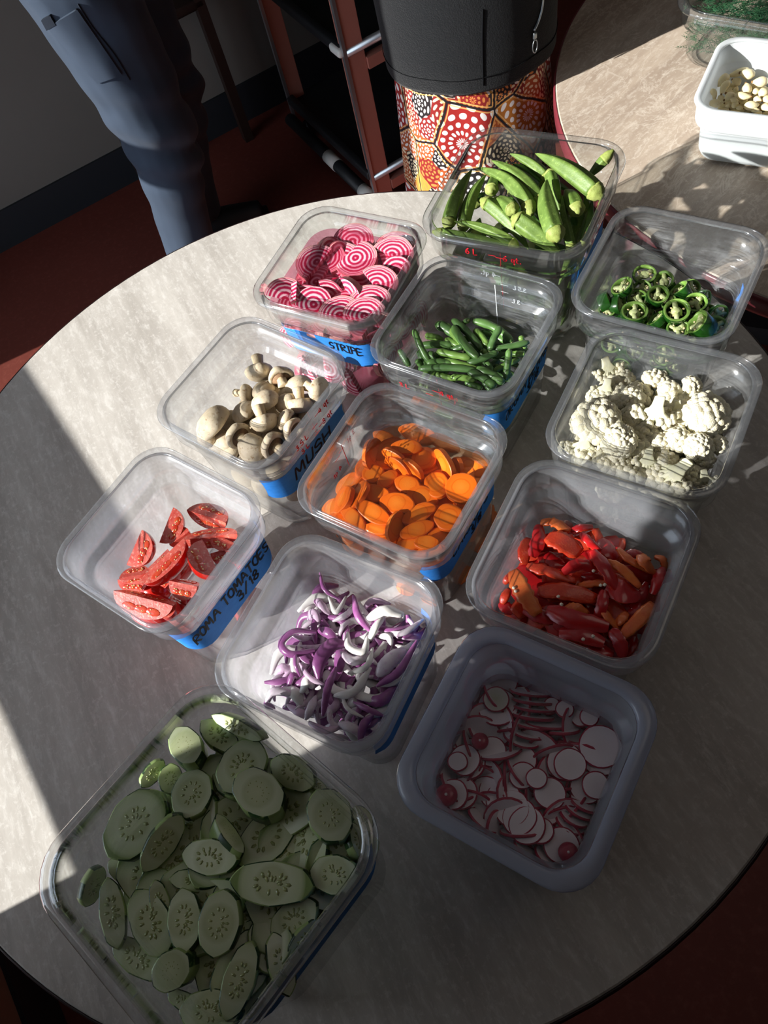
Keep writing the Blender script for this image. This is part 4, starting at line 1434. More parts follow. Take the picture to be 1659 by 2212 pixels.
buried('jal', 12, lambda k: put_jal(I4, .014, .009, .9, k), .76, .83, 'jalapeno slice below the top layer of the chipped tub', 'jalapeno slice', 'jalapeno slices under the top layer', .05, 4, .062, ((4, .04, .838, 40), (4, .035, .826, 30)))

# mushrooms ------------------------------------------------------------


def put_mush(M, R, stem=1.0, squash=.8, seed=0, sl=1.0):
    root = empty('mushroom')
    root.matrix_world = M
    pr = [(R * .18, R * .02), (R * .55, -R * .02), (R * .80, -R * .10), (R * .93, -R * .06), (R, R * .08), (R * 1.0, R * .25), (R * .93, R * .50), (R * .78, R * .74), (R * .52, R * .92), (R * .22, R * .99)]
    pr = [(r, z * squash if z > 0 else z) for r, z in pr]
    mesh('cap', lathe(pr, 26, .16, seed), M_mcap, root)
    mesh('gills', lathe([(R * .22, -R * .035), (R * .5, -R * .06), (R * .72, -R * .115)], 20), M_mgill, root)
    if stem:
        rs = R * .40 * sl
        mesh('stem', lathe([(rs * .95, R * .02), (rs * .9, -R * .25 * stem), (rs * 1.0, -R * .6 * stem), (rs * 1.08, -R * .85 * stem), (rs * .8, -R * .92 * stem)], 14, .14, seed + 5), M_mstem, root)
    return root


zm_ = Zm(320, 660, .27728)
# x,y,r, direction the dome faces (image angle) and its elevation, stem length, dz, adjective
MUS = [(872, 530, 98, 85, -22, 1.1, 10, 'stem-up back'), (1030, 550, 92, 250, -5, 1.0, 8, 'side-lying bean-shaped'), (1160, 605, 96, 240, 55, 0, 8, 'smooth domed back'), (1345, 660, 92, 20, 5, 1.2, 18, 'thick-stemmed corner'),
       (775, 685, 64, 10, 10, 1.6, 4, 'brown-stemmed small'), (905, 730, 104, 240, 62, 0, 20, 'bright domed'), (890, 645, 82, 260, 60, 0, 4, 'shaded domed'), (745, 815, 102, 230, 58, 0, 8, 'tall oval domed'),
       (490, 900, 138, 200, 50, 0, 16, 'biggest ragged-edged'), (690, 1010, 98, 215, -8, 1.1, 14, 'stem-showing'), (905, 925, 102, 75, -25, 1.15, 18, 'stem-up central'), (1075, 770, 84, 110, 60, 0, 12, 'wedge-cut'),
       (1185, 785, 98, 90, -30, 1.1, 8, 'pointed-stemmed'), (1060, 880, 84, 200, 30, .8, 14, 'cut-open'), (1125, 975, 96, 200, -10, 1.0, 14, 'gill-showing'), (795, 1110, 108, 120, 62, 0, 14, 'nearest domed'),
       (960, 1085, 102, 210, -5, 1.0, 12, 'front side-lying'), (590, 1065, 68, 130, 50, 0, 0, 'small front'), (450, 1030, 70, 100, 60, 0, -2, 'brown flat'), (1085, 690, 66, 90, 60, 0, 2, 'back wedge'),
       (830, 1000, 80, 90, 60, 0, -6, 'deep middle'), (640, 900, 80, 90, 60, 0, -8, 'deep left'), (1000, 1010, 70, 90, 60, 0, -6, 'deep front'), (1250, 880, 80, 90, 60, 0, -4, 'deep right')]
items = []
for i, (x, y, r, td, el, st, dz, adj) in enumerate(MUS):
    z = .866 + dz * .001
    d, k = zm_.dirn(x, y, z, td)
    d2, k2 = zm_.dirn(x, y, z, td + 90)
    n = (d * cos(radians(el)) + V((0, 0, 1)) * sin(radians(el))).normalized()
    xv = V((0, 0, 1)).cross(d).normalized()
    R_ = min(r * (k + k2) / 2, .026)
    p = zm_.p(x, y, z) - n * R_ * .35
    items.append((put_mush(basis(p, xv, n.cross(xv), n), R_ * .96, st, .86, i), adj))
name_rows(items, 'mushroom', 4, 'whole mushrooms', 'mushroom')
buried('mush', 14, lambda k: put_mush(Matrix.Rotation(.5 * k, 4, 'X'), .018, 1.0 if k % 2 else 0, .8, k), .765, .84, 'white mushroom below the top layer, seen through the tub wall', 'mushroom', 'mushrooms under the top layer', .045, 4, .05, ((4, .045, .848, 40), ))

# cauliflower ----------------------------------------------------------


def put_caul(M, R, kind='dome', seed=0, sx=1.0):
    root = empty('cauliflower_floret')
    root.matrix_world = M
    rnd = random.Random(seed)
    ball = ico(1.0, 2)
    vf = ([], [])
    if kind == 'dome' or kind == 'small':
        m = 64 if kind == 'dome' else 26
        for q in range(m):
            h = 1 - (q + .5) / m * 1.05
            a = q * 2.39996
            s_ = sqrt(max(0, 1 - h * h))
            rb = R * rnd.uniform(.15, .27) * (1.0 if kind == 'dome' else 1.4)
            p = V((s_ * cos(a) * R * .74 * sx, s_ * sin(a) * R * .74, max(-.05, h) * R * .62))
            vf = join(vf, xf(ball, Matrix.Translation(p) @ Matrix.Diagonal(V((rb, rb, rb * .8, 1)))))
        vf = join(vf, xf(ball, Matrix.Diagonal(V((R * .78 * sx, R * .78, R * .62, 1)))))
        stp = [(R * .16, -R * .75), (R * .2, -R * .6), (R * .34, -R * .3), (R * .6, 0)]
        mesh('stalk', lathe(stp, 12, .1, seed), M_cstem, root)
    else:
        # cut slice: trunk and branches ending in a ragged curd edge
        th = R * .34
        br = ([], [])
        for q in range(7):
            a = radians(28 + 124 * q / 6 + rnd.uniform(-6, 6))
            e = V((cos(a) * R * .78 * sx, sin(a) * R * .78, rnd.uniform(-th * .25, th * .25)))
            br = join(br, tube([V((0, -R * .35, 0)), V((0, -R * .05, 0)) + e * .25, e], [R * .13, R * .12, R * .15], 8))
        br = join(br, bevel(loft([[V((x_ * R, y_ * R, z)) for x_, y_ in ((-.2, -.62), (.22, -.58), (.3, -.1), (.45, .25), (.1, .42), (-.2, .4), (-.46, .2), (-.28, -.15))] for z in (-th * .42, th * .42)]), th * .12, 2))
        br = ([v + V((1, 1, .4)) * (.05 * R * noise.noise(v * (6 / R))) for v in br[0]], br[1])
        mesh('stalk', br, M_cstem, root)
        for q in range(46):
            a = radians(rnd.uniform(8, 172))
            rr_ = rnd.uniform(.68, .98)
            rb = R * rnd.uniform(.10, .19)
            p = V((cos(a) * R * rr_ * sx, sin(a) * R * rr_ - R * .02, rnd.uniform(-th * .55, th * .55)))
            vf = join(vf, xf(ball, Matrix.Translation(p) @ Matrix.Diagonal(V((rb, rb, rb * .9, 1)))))
    # break the balls up into smaller curds
    vs = []
    for v in vf[0]:
        k = .09 * R * noise.noise(v * (3.2 / R) + V((seed, 0, 0))) + .045 * R * noise.noise(v * (11 / R))
        vs.append(v + v.normalized() * k)
    mesh('curd', (vs, vf[1]), M_curd, root)
    return root


zf_ = Zm(1150, 690, .30681)
CAU = [(432, 685, 178, 'dome', 180, 18, 18, 1.0, 'broad knobbly'), (610, 850, 128, 'dome', 100, 22, 20, 1.0, 'round sunlit'), (705, 680, 88, 'dome', 90, 20, 10, 1.0, 'blocky'), (672, 520, 112, 'dome', 260, 25, 6, 1.1, 'double-knobbed back'),
       (520, 480, 92, 'fan', 110, 50, 8, 1.0, 'fan-shaped cut'), (530, 330, 92, 'fan', 60, 40, 8, 1.0, 'back-corner broken'), (650, 410, 68, 'small', 90, 10, 2, 1.0, 'small shaded back'), (870, 408, 72, 'small', 90, 15, 6, 1.3, 'twin-balled back'),
       (965, 500, 82, 'small', 80, 20, 2, 1.1, 'crumbly back'), (1140, 462, 74, 'small', 20, 30, 14, 1.0, 'curled back-right'), (1250, 655, 172, 'dome', 30, 18, 20, 1.0, 'largest domed right'), (875, 630, 132, 'fan', 110, 36, 18, 1.0, 'flat-cut white centre'),
       (1022, 620, 74, 'fan', 80, 60, 6, .7, 'yellowish stalk'), (365, 870, 98, 'fan', 100, 44, 8, 1.1, 'branching front-left'), (235, 900, 52, 'small', 90, 10, 2, 1.0, 'small left-corner'), (550, 995, 132, 'dome', 100, 10, 0, 1.3, 'flat front-wall'),
       (815, 980, 104, 'fan', 95, 40, 6, 1.0, 'frilly front'), (905, 880, 84, 'small', 90, 20, 4, 1.1, 'shaded crumbly'), (1040, 840, 88, 'small', 80, 20, 12, 1.0, 'sunlit middle-right'), (1165, 890, 106, 'dome', 100, 25, 14, 1.0, 'gleaming right'),
       (1320, 880, 70, 'small', 40, 30, 4, 1.0, 'right-wall'), (1025, 1065, 150, 'fan', 150, 30, 12, .9, 'large stalky front'), (1215, 1110, 80, 'fan', 70, 40, 2, 1.0, 'front-corner frilled'), (1215, 985, 74, 'small', 90, 20, 0, 1.0, 'dim right'), (455, 940, 62, 'small', 90, 10, -2, 1.0, 'front-left shaded'),
       (760, 780, 80, 'small', 90, 10, -10, 1.0, 'deep middle'), (830, 860, 80, 'small', 90, 10, -12, 1.0, 'deep beige'), (960, 740, 80, 'small', 90, 10, -10, 1.0, 'deep right-centre'), (600, 640, 80, 'small', 90, 10, -10, 1.0, 'deep left'), (440, 540, 60, 'small', 90, 10, -6, 1.0, 'back-left low')]
items = []
for i, (x, y, r, kd, td, ti, dz, sx_, adj) in enumerate(CAU):
    z = .884 + dz * .001
    d, k = zf_.dirn(x, y, z, td)
    d2, k2 = zf_.dirn(x, y, z, td + 90)
    n = (V((0, 0, 1)) * cos(radians(ti)) + d * sin(radians(ti))).normalized()
    xv = V((0, 0, 1)).cross(d).normalized()
    R_ = min(r * (k + k2) / 2, .034)
    if kd == 'fan':
        xv = -xv
    p = zf_.p(x, y, z) - n * R_ * (.4 if kd != 'fan' else .1)
    items.append((put_caul(basis(p, xv, n.cross(xv), n), R_ * (1.0 if kd != 'fan' else 1.05), kd, i, sx_), adj))
name_rows(items, 'cauliflower floret', 5, 'cauliflower florets', 'cauliflower floret')
buried('caul', 10, lambda k: put_caul(I4, .018, 'small', k + 40), .77, .84, 'cauliflower floret below the top layer, seen through the tub', 'cauliflower floret', 'cauliflower florets under the top layer', .04, 4, .052, ((5, .052, .876, 30), (4, .046, .858, 30)))

# tomatoes -------------------------------------------------------------


def put_tom(A, B, wd, roll, M=None, seed=0, sector=92, rise=.10):
    """lengthwise wedge from A to B; roll turns the skin side about the long axis (0 = skin down)"""
    L = (B - A).length
    x = (B - A).normalized()
    s_ = x.cross(V((0, 0, 1)))
    if s_.length < .1: s_ = V((0, 1, 0))
    s_.normalize()
    u = s_.cross(x)
    R = wd
    n, m = 16, 9
    sec = radians(sector)
    sk, f1, f2, gl = [], [], [], []
    for i in range(n + 1):
        t = -1 + 2 * i / n
        t2 = sin(t * pi / 2)
        r = R * sqrt(max(0.0004, 1 - abs(t2) ** 2.3))
        xc = t2 * L / 2
        ring = []
        for j in range(m + 1):
            a = -pi / 2 - sec / 2 + sec * j / m + roll
            ring.append(V((xc, cos(a) * r, sin(a) * r)))
        sk.append(ring)
        ax_ = V((xc * .8, 0, 0))
        f1.append([ring[0].lerp(ax_, q / 5) * 1.0 for q in range(6)])
        f2.append([ring[-1].lerp(ax_, q / 5) * 1.0 for q in range(6)])
    root = empty('tomato_wedge')
    M_ = basis((A + B) / 2, x, s_, u)
    root.matrix_world = M_
    off = V((0, cos(-pi / 2 + roll), sin(-pi / 2 + roll))) * (-R * .62)
    sh = Matrix.Translation(off)
    mesh('skin', xf(loft(sk, False, False, closed=False), sh), M_tomskin, root)
    mesh('flesh', xf(join(loft(f1, False, False, closed=False), loft(f2, False, False, closed=False)), sh), M_tomflesh, root)
    rnd = random.Random(seed)
    ball = ico(1.0, 1)
    g, sdv = ([], []), ([], [])
    for rr_ in (0, 1):
        a = -pi / 2 + (-sec / 2 if rr_ == 0 else sec / 2) + roll
        nd = V((0, cos(a), sin(a)))
        nn = V((0, -sin(a), cos(a))) * (-1 if rr_ == 0 else 1)
        for q in range(3):
            p = V(((q - 1) * L * .2, 0, 0)) + nd * R * .55
            Mx = sh @ basis(p, V((1, 0, 0)), nd, nn) @ Matrix.Diagonal(V((L * .13, R * .2, .0006, 1)))
            g = join(g, xf(ico(1.0, 2), Mx))
            for e in range(3):
                pp = p + V((rnd.uniform(-.08, .08) * L, 0, 0)) + nd * rnd.uniform(-.16, .16) * R + nn * .0005
                sdv = join(sdv, xf(ball, sh @ basis(pp, V((1, 0, 0)), nd, nn) @ Matrix.Diagonal(V((.0013, .0009, .0004, 1)))))
    mesh('gel', g, M_tomgel, root)
    mesh('seed_cluster', sdv, M_tomseed, root)
    return root


zt_ = Zm(100, 950, .31344)
# ends, width(zoom), roll deg (0 skin down, +90 skin to the viewer's near side), dz, adjective
TOM = [(1010, 490, 12, 1275, 575, 12, 120, -25, 'chunky quartered'), (945, 490, 22, 850, 730, 6, 120, -35, 'pale upright'), (745, 650, 24, 640, 890, 6, 140, -40, 'pale-edged leaning'), (525, 950, 12, 730, 915, 12, 84, -30, 'ribbed left'),
       (510, 1000, 4, 720, 1005, 4, 84, 20, 'lower left seedy'), (705, 1040, 16, 1015, 745, 22, 150, 60, 'largest skin-side'), (955, 700, 14, 1335, 655, 14, 92, -20, 'long back'), (1140, 690, 14, 1290, 760, 12, 90, 40, 'pink right'),
       (1005, 745, 22, 1120, 990, 22, 150, 75, 'glossy seedy upright'), (492, 1090, 16, 895, 1195, 14, 135, 15, 'long pale-edged front'), (555, 1150, 2, 800, 1265, 2, 100, 150, 'bright skin-up front'), (865, 1010, 14, 1060, 1050, 12, 112, 10, 'cream-faced'),
       (915, 1085, 8, 1020, 1110, 8, 90, 120, 'small red tucked'), (810, 1240, 10, 930, 1170, 14, 105, 60, 'nearest pink'), (870, 720, 8, 1005, 630, 14, 92, -30, 'half-hidden'), (1150, 830, 4, 1250, 800, 4, 90, 30, 'deep right'),
       (720, 950, -4, 920, 900, -4, 110, 90, 'deep middle'), (840, 1120, -4, 1020, 1200, -4, 110, 100, 'deep front'), (620, 1030, -6, 820, 1080, -6, 110, 140, 'deep left')]
items = []
for i, (x0, y0, h0, x1, y1, h1, wd, ro, adj) in enumerate(TOM):
    A, B = zt_.p(x0, y0, .838 + h0 * .001), zt_.p(x1, y1, .838 + h1 * .001)
    _, k = zt_.dirn((x0 + x1) / 2, (y0 + y1) / 2, .84, 0)
    items.append((put_tom(A, B, min(wd * k * .95, .0265), radians(ro), seed=i), adj))
name_rows(items, 'tomato wedge', 4, 'tomato wedges', 'tomato wedge')
lying('tom', 16, lambda k: put_tom(V((-.024, 0, 0)), V((.024, 0, 0)), .017, radians(150 - 40 * k), seed=k + 9), .762, .825, 'red tomato wedge below the top layer of the frosted tub', 'tomato wedge', 'tomato wedges under the top layer', .05, 6)

# ribbons: pepper strips and onion slivers -------------------------------


CURVE = .03


def ribbon(P, wd, th, rolls, taper=.5, n=14, upv=V((0, 0, 1)), edge=0.0, seed=0):
    """closed slab along the points P; returns slab, top sheet"""
    path = spline(P, n)
    fr = frames(path, upv)
    rings, top = [], []
    for i, p in enumerate(path):
        t = i / (n - 1)
        _, s_, u = fr[i]
        ro = rolls[0] + (rolls[1] - rolls[0]) * t
        a, b = s_ * cos(ro) + u * sin(ro), u * cos(ro) - s_ * sin(ro)
        e = min(t, 1 - t)
        w_ = .5 * wd * (taper + (1 - taper) * min(1, e / .3) ** .7) * (1 + .12 * noise.noise(V((t * 5, seed, 0))))
        cu = CURVE * wd                                 # cross curve
        h = th / 2
        q = edge * wd * noise.noise(V((t * 14, seed * 3.0, 1)))
        rings.append([p + a * (-w_ + q) - b * (h * .5 - cu * 0), p + a * (-w_ * .6) - b * (h - cu * .6), p - b * (h - cu), p + a * (w_ * .6) - b * (h - cu * .6), p + a * (w_ - q) - b * (h * .5),
                      p + a * (w_ - q) + b * (h * .5), p + a * (w_ * .6) + b * (h + cu * .6), p + b * (h + cu), p + a * (-w_ * .6) + b * (h + cu * .6), p + a * (-w_ + q) + b * (h * .5)])
        k = .0004
        top.append([p + a * (w_ - q) * 1.005 + b * (h * .4 + k), p + a * (w_ * .6) + b * (h + cu * .6 + k), p + b * (h + cu + k), p + a * (-w_ * .6) + b * (h + cu * .6 + k), p + a * (-w_ + q) * 1.005 + b * (h * .4 + k)])
    return loft(rings), loft(top, False, False, closed=False)


def put_ribbon(name, P, wd, th, flesh, skin, rolls=(0, 0), taper=.5, seed=0, edge=0.0, n=14):
    c = sum(P, V()) / len(P)
    a, b = ribbon([p - c for p in P], wd, th, rolls, taper, n, edge=edge, seed=seed)
    root = empty(name, c)
    mesh('flesh', a, flesh, root)
    if skin is not None:
        mesh('skin', b, skin, root)
    return root


zp_ = Zm(980, 980, .33755)
# three points (x, y, height mm), width, flip (1 shows the flesh side), flesh kind, adjective
PEP = [((560, 440, 14), (640, 440, 18), (745, 495, 12), 62, 1, 1, 'orange-fleshed back'), ((755, 495, 10), (815, 475, 16), (885, 470, 12), 52, 0, 0, 'red back'), ((600, 530, 18), (690, 560, 22), (810, 640, 18), 150, 1, 0, 'widest pinkish'),
       ((545, 465, 12), (540, 560, 18), (500, 660, 12), 84, 0, 0, 'upright left-back'), ((480, 545, 8), (450, 620, 14), (455, 710, 10), 74, 1, 0, 'bright upright left'), ((820, 510, 22), (860, 560, 24), (935, 620, 18), 54, 0, 0, 'shiny short'),
       ((890, 625, 24), (970, 740, 26), (1055, 890, 18), 84, 0, 0, 'long dark red'), ((940, 555, 14), (990, 620, 16), (1040, 670, 12), 105, 0, 0, 'dusky broad'), ((1050, 608, 22), (1140, 690, 22), (1295, 765, 14), 52, 1, 1, 'bent orange'),
       ((1195, 650, 20), (1230, 700, 26), (1275, 745, 14), 92, 1, 1, 'curled corner'), ((1290, 660, 14), (1340, 680, 18), (1352, 750, 10), 44, 1, 1, 'hooked corner'), ((1340, 735, 14), (1310, 800, 16), (1275, 900, 10), 70, 0, 0, 'drooping right'),
       ((980, 690, 22), (1080, 740, 24), (1195, 855, 18), 58, 1, 1, 'crinkled orange'), ((700, 760, 18), (800, 710, 24), (925, 745, 18), 72, 0, 0, 'glossy arched'), ((470, 720, 16), (600, 750, 20), (785, 820, 14), 84, 1, 0, 'wavy long'),
       ((380, 750, 20), (440, 880, 24), (540, 1030, 18), 112, 1, 1, 'pale-ribbed left'), ((540, 880, 16), (700, 880, 20), (915, 930, 14), 110, 1, 0, 'flat middle'), ((790, 850, 12), (900, 830, 14), (1010, 825, 10), 60, 1, 1, 'half-hidden orange'),
       ((985, 850, 16), (1080, 880, 20), (1180, 900, 12), 160, 0, 0, 'broad dark shoulder'), ((960, 880, 18), (950, 970, 20), (915, 1070, 12), 74, 0, 0, 'steep narrow'), ((955, 1000, 16), (990, 1050, 18), (1055, 1120, 12), 60, 1, 1, 'split orange'),
       ((1105, 1020, 14), (1075, 1060, 18), (1035, 1095, 12), 62, 1, 1, 'stubby orange'), ((1275, 960, 18), (1190, 1060, 22), (1060, 1185, 14), 92, 1, 1, 'long orange right'), ((600, 1000, 14), (760, 1060, 20), (990, 1110, 16), 120, 0, 0, 'large folded front'),
       ((715, 990, 14), (780, 985, 18), (855, 1025, 12), 62, 1, 1, 'small seeded'), ((680, 1150, 10), (800, 1150, 16), (960, 1215, 12), 112, 0, 0, 'front dark'), ((1010, 1130, 14), (1060, 1200, 16), (1085, 1300, 8), 92, 0, 0, 'nearest drooping'),
       ((310, 960, 6), (330, 910, 10), (355, 870, 8), 54, 1, 0, 'tiny left'), ((325, 830, 6), (345, 800, 10), (365, 765, 6), 44, 1, 0, 'tiny upper-left'), ((1230, 830, 8), (1210, 900, 10), (1180, 960, 6), 60, 0, 0, 'shaded right'),
       ((640, 1090, 6), (720, 1100, 8), (800, 1110, 6), 90, 0, 0, 'tucked front'), ((450, 1000, 6), (560, 1040, 8), (640, 1070, 6), 90, 0, 0, 'front-left'), ((820, 780, 8), (880, 790, 10), (950, 800, 6), 60, 0, 0, 'deep violet'),
       ((1100, 640, 6), (1160, 640, 8), (1220, 660, 6), 60, 0, 0, 'back-right'), ((380, 1020, 2), (330, 980, 4), (300, 960, 2), 70, 0, 0, 'left-corner'), ((1150, 960, 6), (1170, 1000, 8), (1120, 1060, 4), 80, 0, 0, 'deep right'),
       ((860, 1230, 2), (940, 1260, 4), (1020, 1280, 2), 90, 0, 0, 'front-wall'), ((1160, 1180, 2), (1140, 1230, 4), (1110, 1290, 2), 70, 0, 0, 'front-corner'), ((600, 640, 6), (640, 690, 8), (700, 720, 6), 90, 0, 0, 'deep left')]
items = []
for i, (a, b, c, wd, fl, ok, adj) in enumerate(PEP):
    P = [zp_.p(x, y, .850 + h * .001) for x, y, h in (a, b, c)]
    _, k = zp_.dirn(b[0], b[1], .86, 45)
    r0 = (pi if fl else 0) + random.uniform(-.35, .35)
    o = put_ribbon('pepper_strip', P, wd * k, .0042, M_peporange if ok else M_pepflesh, M_pepskin, (r0, r0 + random.uniform(-.5, .5)), .55, i, .15)
    items.append((o, adj))
name_rows(items, 'pepper strip', 5, 'red pepper strips', 'pepper strip')
seeds = []
for i, (x, y) in enumerate(((385, 858), (397, 880), (670, 914), (690, 964), (895, 750), (941, 842), (967, 839), (829, 1188), (892, 1168))):
    o = mesh('pepper_seed', xf(ico(.0021, 1), Matrix.Diagonal(V((1, 1, .55, 1)))), M_pepseed)
    o.location = zp_.p(x, y, .876)
    seeds.append((o, 'tiny white'))
bpy.context.view_layer.update()
name_rows(seeds, 'pepper seed', 3, 'pepper seeds on the strips', 'seed')


def rib0(k):
    return put_ribbon('pepper_strip', [V((-.03, 0, 0)), V((0, .006, .004)), V((.03, 0, 0))], .018 + .004 * k, .0045, M_pepflesh, M_pepskin, (pi * (k % 2), pi * (k % 2) + .4), .6, k, .1)


lying('pep', 24, rib0, .757, .835, 'red pepper strip below the top layer of the frosted tub', 'pepper strip', 'pepper strips under the top layer', .05, 12)
buried('pep', 0, rib0, .8, .82, 'red pepper strip just under the top layer', 'pepper strip', 'pepper strips under the top layer', .05, 2, .06, ((5, .045, .848, 25), (4, .042, .838, 20)))

CURVE = .10
# onions ---------------------------------------------------------------
zi_ = Zm(440, 1140, .3255)
# points (x,y), width(zoom), colour 0 pale, 1 purple, 2 white, dz, adjective
ONI = [([(775, 300), (800, 405), (895, 475)], 24, 1, 26, 'whisker-thin purple'), ([(740, 450), (785, 520), (835, 580)], 44, 0, 14, 'plump pale'), ([(830, 455), (870, 555), (900, 540), (945, 460)], 32, 2, 16, 'white looped'), ([(1000, 455), (1025, 580), (1110, 690)], 46, 1, 24, 'bold purple'),
       ([(1055, 550), (1120, 485), (1240, 505)], 36, 0, 14, 'curled back'), ([(1090, 605), (1200, 550), (1325, 580)], 78, 2, 28, 'bright white leaf-like'), ([(860, 620), (950, 575), (1005, 510)], 36, 0, 18, 'pale crossing'), ([(700, 610), (730, 570), (765, 640)], 62, 0, 14, 'ribbed root-end'),
       ([(745, 700), (600, 690), (515, 770), (580, 840), (735, 810)], 46, 1, 22, 'purple ring-shaped'), ([(620, 790), (608, 900), (645, 985)], 24, 1, 24, 'narrow purple'), ([(765, 1000), (770, 880), (850, 780), (940, 775)], 84, 1, 26, 'large crescent'), ([(955, 700), (965, 790), (1060, 820), (1090, 720)], 48, 2, 24, 'white horseshoe'),
       ([(915, 830), (1000, 885), (1105, 830)], 56, 2, 22, 'thick white arc'), ([(955, 970), (1080, 920), (1120, 800)], 38, 2, 20, 'slim white arc'), ([(870, 1115), (1000, 1085), (1105, 930)], 54, 2, 20, 'long pale arc'), ([(875, 930), (820, 1080), (790, 1250)], 46, 1, 28, 'tall purple'),
       ([(640, 900), (700, 990), (805, 1050)], 32, 0, 20, 'thin pink'), ([(650, 1095), (690, 1010), (725, 1065)], 62, 2, 18, 'white boat-shaped'), ([(420, 1160), (470, 1085), (640, 1115)], 52, 0, 16, 'left arched'), ([(500, 1080), (600, 1095), (645, 1175)], 74, 2, 12, 'broad white left'),
       ([(480, 975), (530, 930), (600, 965)], 54, 0, 10, 'left translucent'), ([(560, 1070), (590, 980), (620, 1000)], 42, 1, 14, 'short purple'), ([(1100, 750), (1140, 660), (1200, 590)], 44, 2, 24, 'upright white'), ([(1095, 660), (1240, 680), (1375, 655)], 32, 1, 18, 'straight purple'),
       ([(1180, 690), (1320, 700), (1455, 610)], 38, 0, 20, 'long right-hand'), ([(1340, 590), (1385, 640), (1385, 690)], 30, 0, 14, 'hooked right'), ([(1160, 720), (1225, 725), (1245, 775)], 42, 2, 20, 'small bent white'), ([(1155, 985), (1230, 890), (1335, 810)], 96, 0, 18, 'wide leaf-like'),
       ([(1150, 1050), (1300, 950), (1415, 755)], 50, 1, 22, 'long purple right'), ([(1175, 1050), (1290, 1015), (1355, 900)], 40, 2, 14, 'pale right'), ([(1080, 1150), (1180, 1145), (1275, 1060)], 74, 1, 14, 'dark violet chunk of'), ([(1000, 1160), (1090, 1205), (1195, 1250)], 36, 1, 22, 'straight violet'),
       ([(1035, 1425), (1060, 1310), (1120, 1245)], 52, 1, 16, 'front violet'), ([(900, 1300), (975, 1325), (1045, 1365)], 62, 2, 16, 'fat white front'), ([(700, 1295), (800, 1345), (905, 1325)], 54, 0, 10, 'front-left dim'), ([(920, 1125), (955, 1200), (1060, 1260)], 26, 2, 18, 'fine white'),
       ([(680, 1270), (710, 1200), (745, 1120)], 52, 0, 12, 'pale hanging'), ([(820, 1230), (870, 1180), (880, 1130)], 60, 0, 8, 'shaded middle'), ([(560, 1180), (640, 1230), (700, 1240)], 50, 0, 8, 'front-wall left'), ([(440, 1130), (420, 1170), (470, 1200)], 40, 1, 10, 'left-corner purple'),
       ([(1280, 780), (1340, 800), (1400, 750)], 36, 2, 12, 'right translucent'), ([(760, 680), (830, 700), (880, 760)], 60, 1, 12, 'maroon chunk of'), ([(1000, 600), (930, 650), (900, 720)], 40, 0, 14, 'ragged-ended'), ([(640, 870), (560, 960), (500, 1040)], 30, 0, 8, 'left drooping'),
       ([(1060, 1330), (1120, 1300), (1170, 1240)], 40, 1, 8, 'right-wall violet'), ([(960, 1400), (880, 1390), (800, 1370)], 44, 0, 4, 'nearest dim'), ([(780, 470), (700, 540), (660, 590)], 34, 2, 8, 'back-left white'), ([(1100, 480), (1170, 520), (1250, 560)], 34, 1, 8, 'back purple')]
items = []
for i, (pts, wd, cl, dz, adj) in enumerate(ONI):
    n_ = len(pts)
    P = []
    for q, (x, y) in enumerate(pts):
        e = 0 if q in (0, n_ - 1) else 6
        P.append(zi_.p(x, y, .848 + (dz + e) * .001))
    _, k = zi_.dirn(pts[1][0], pts[1][1], .86, 45)
    r0 = random.uniform(-.5, .5)
    ws = wd * k
    o = put_ribbon('onion_sliver', P, ws, min(.0038, ws * .5), (M_onpale, M_onpale, M_onwhite)[cl] if i % 3 else M_onw, M_onskin if cl == 1 else None, (r0, r0 + random.uniform(-.6, .6)), .35, i, .05, 16)
    items.append((o, adj))
name_rows(items, 'onion sliver', 5, 'sliced red onion', 'onion sliver')


def on0(k):
    rnd = random.Random(k)
    a = .018 + .003 * (k % 3)
    return put_ribbon('onion_sliver', [V((-a, 0, 0)), V((-a * .3, a * .8, .003)), V((a * .5, a * .6, .004)), V((a, -.2 * a, 0))], .006 + .002 * (k % 4), .0032, (M_onw, M_onpale, M_onwhite, M_onpale)[k % 4], M_onskin if k % 2 else None, (0, .5), .35, k, .05, 12)


buried('onion', 0, on0, .8, .82, 'red onion sliver tangled just under the top layer', 'onion sliver', 'onion slivers under the top layer', .05, 2, .06, ((8, .052, .857, 35), (7, .05, .850, 30), (6, .05, .842, 25)))
lying('onion', 20, on0, .757, .83, 'red onion sliver below the top layer of the frosted tub', 'onion sliver', 'onion slivers under the top layer', .052, 15)

# garlic ---------------------------------------------------------------


def put_clove(A, B, wd, seed=0, bend=.08):
    """clove from pointed tip A to root end B"""
    n = 12
    L = (B - A).length
    c = (A + B) / 2
    s_ = (B - A).normalized().cross(V((0, 0, 1)))
    if s_.length < .1: s_ = V((1, 0, 0))
    s_.normalize()
    path, rad = [], []
    for i in range(n):
        t = i / (n - 1)
        path.append(A.lerp(B, t) + s_ * bend * L * 4 * t * (1 - t) - c)
        rad.append(max(.0006, .5 * wd * (sin(min(1, t * 1.02) ** .75 * pi) ** .75 * .92 + .12 * t)))
    root = empty('garlic_clove', c)
    mesh('clove', tube(path, rad, 12, lambda i, a: 1 - .10 * cos(3 * a + seed), flat=.85), M_garlic, root)
    u = (path[-1] - path[-2]).normalized()
    mesh('root_end', tube([path[-1] - u * .002, path[-1] + u * .0008], [wd * .13, wd * .10], 8), M_garlict, root)
    return root


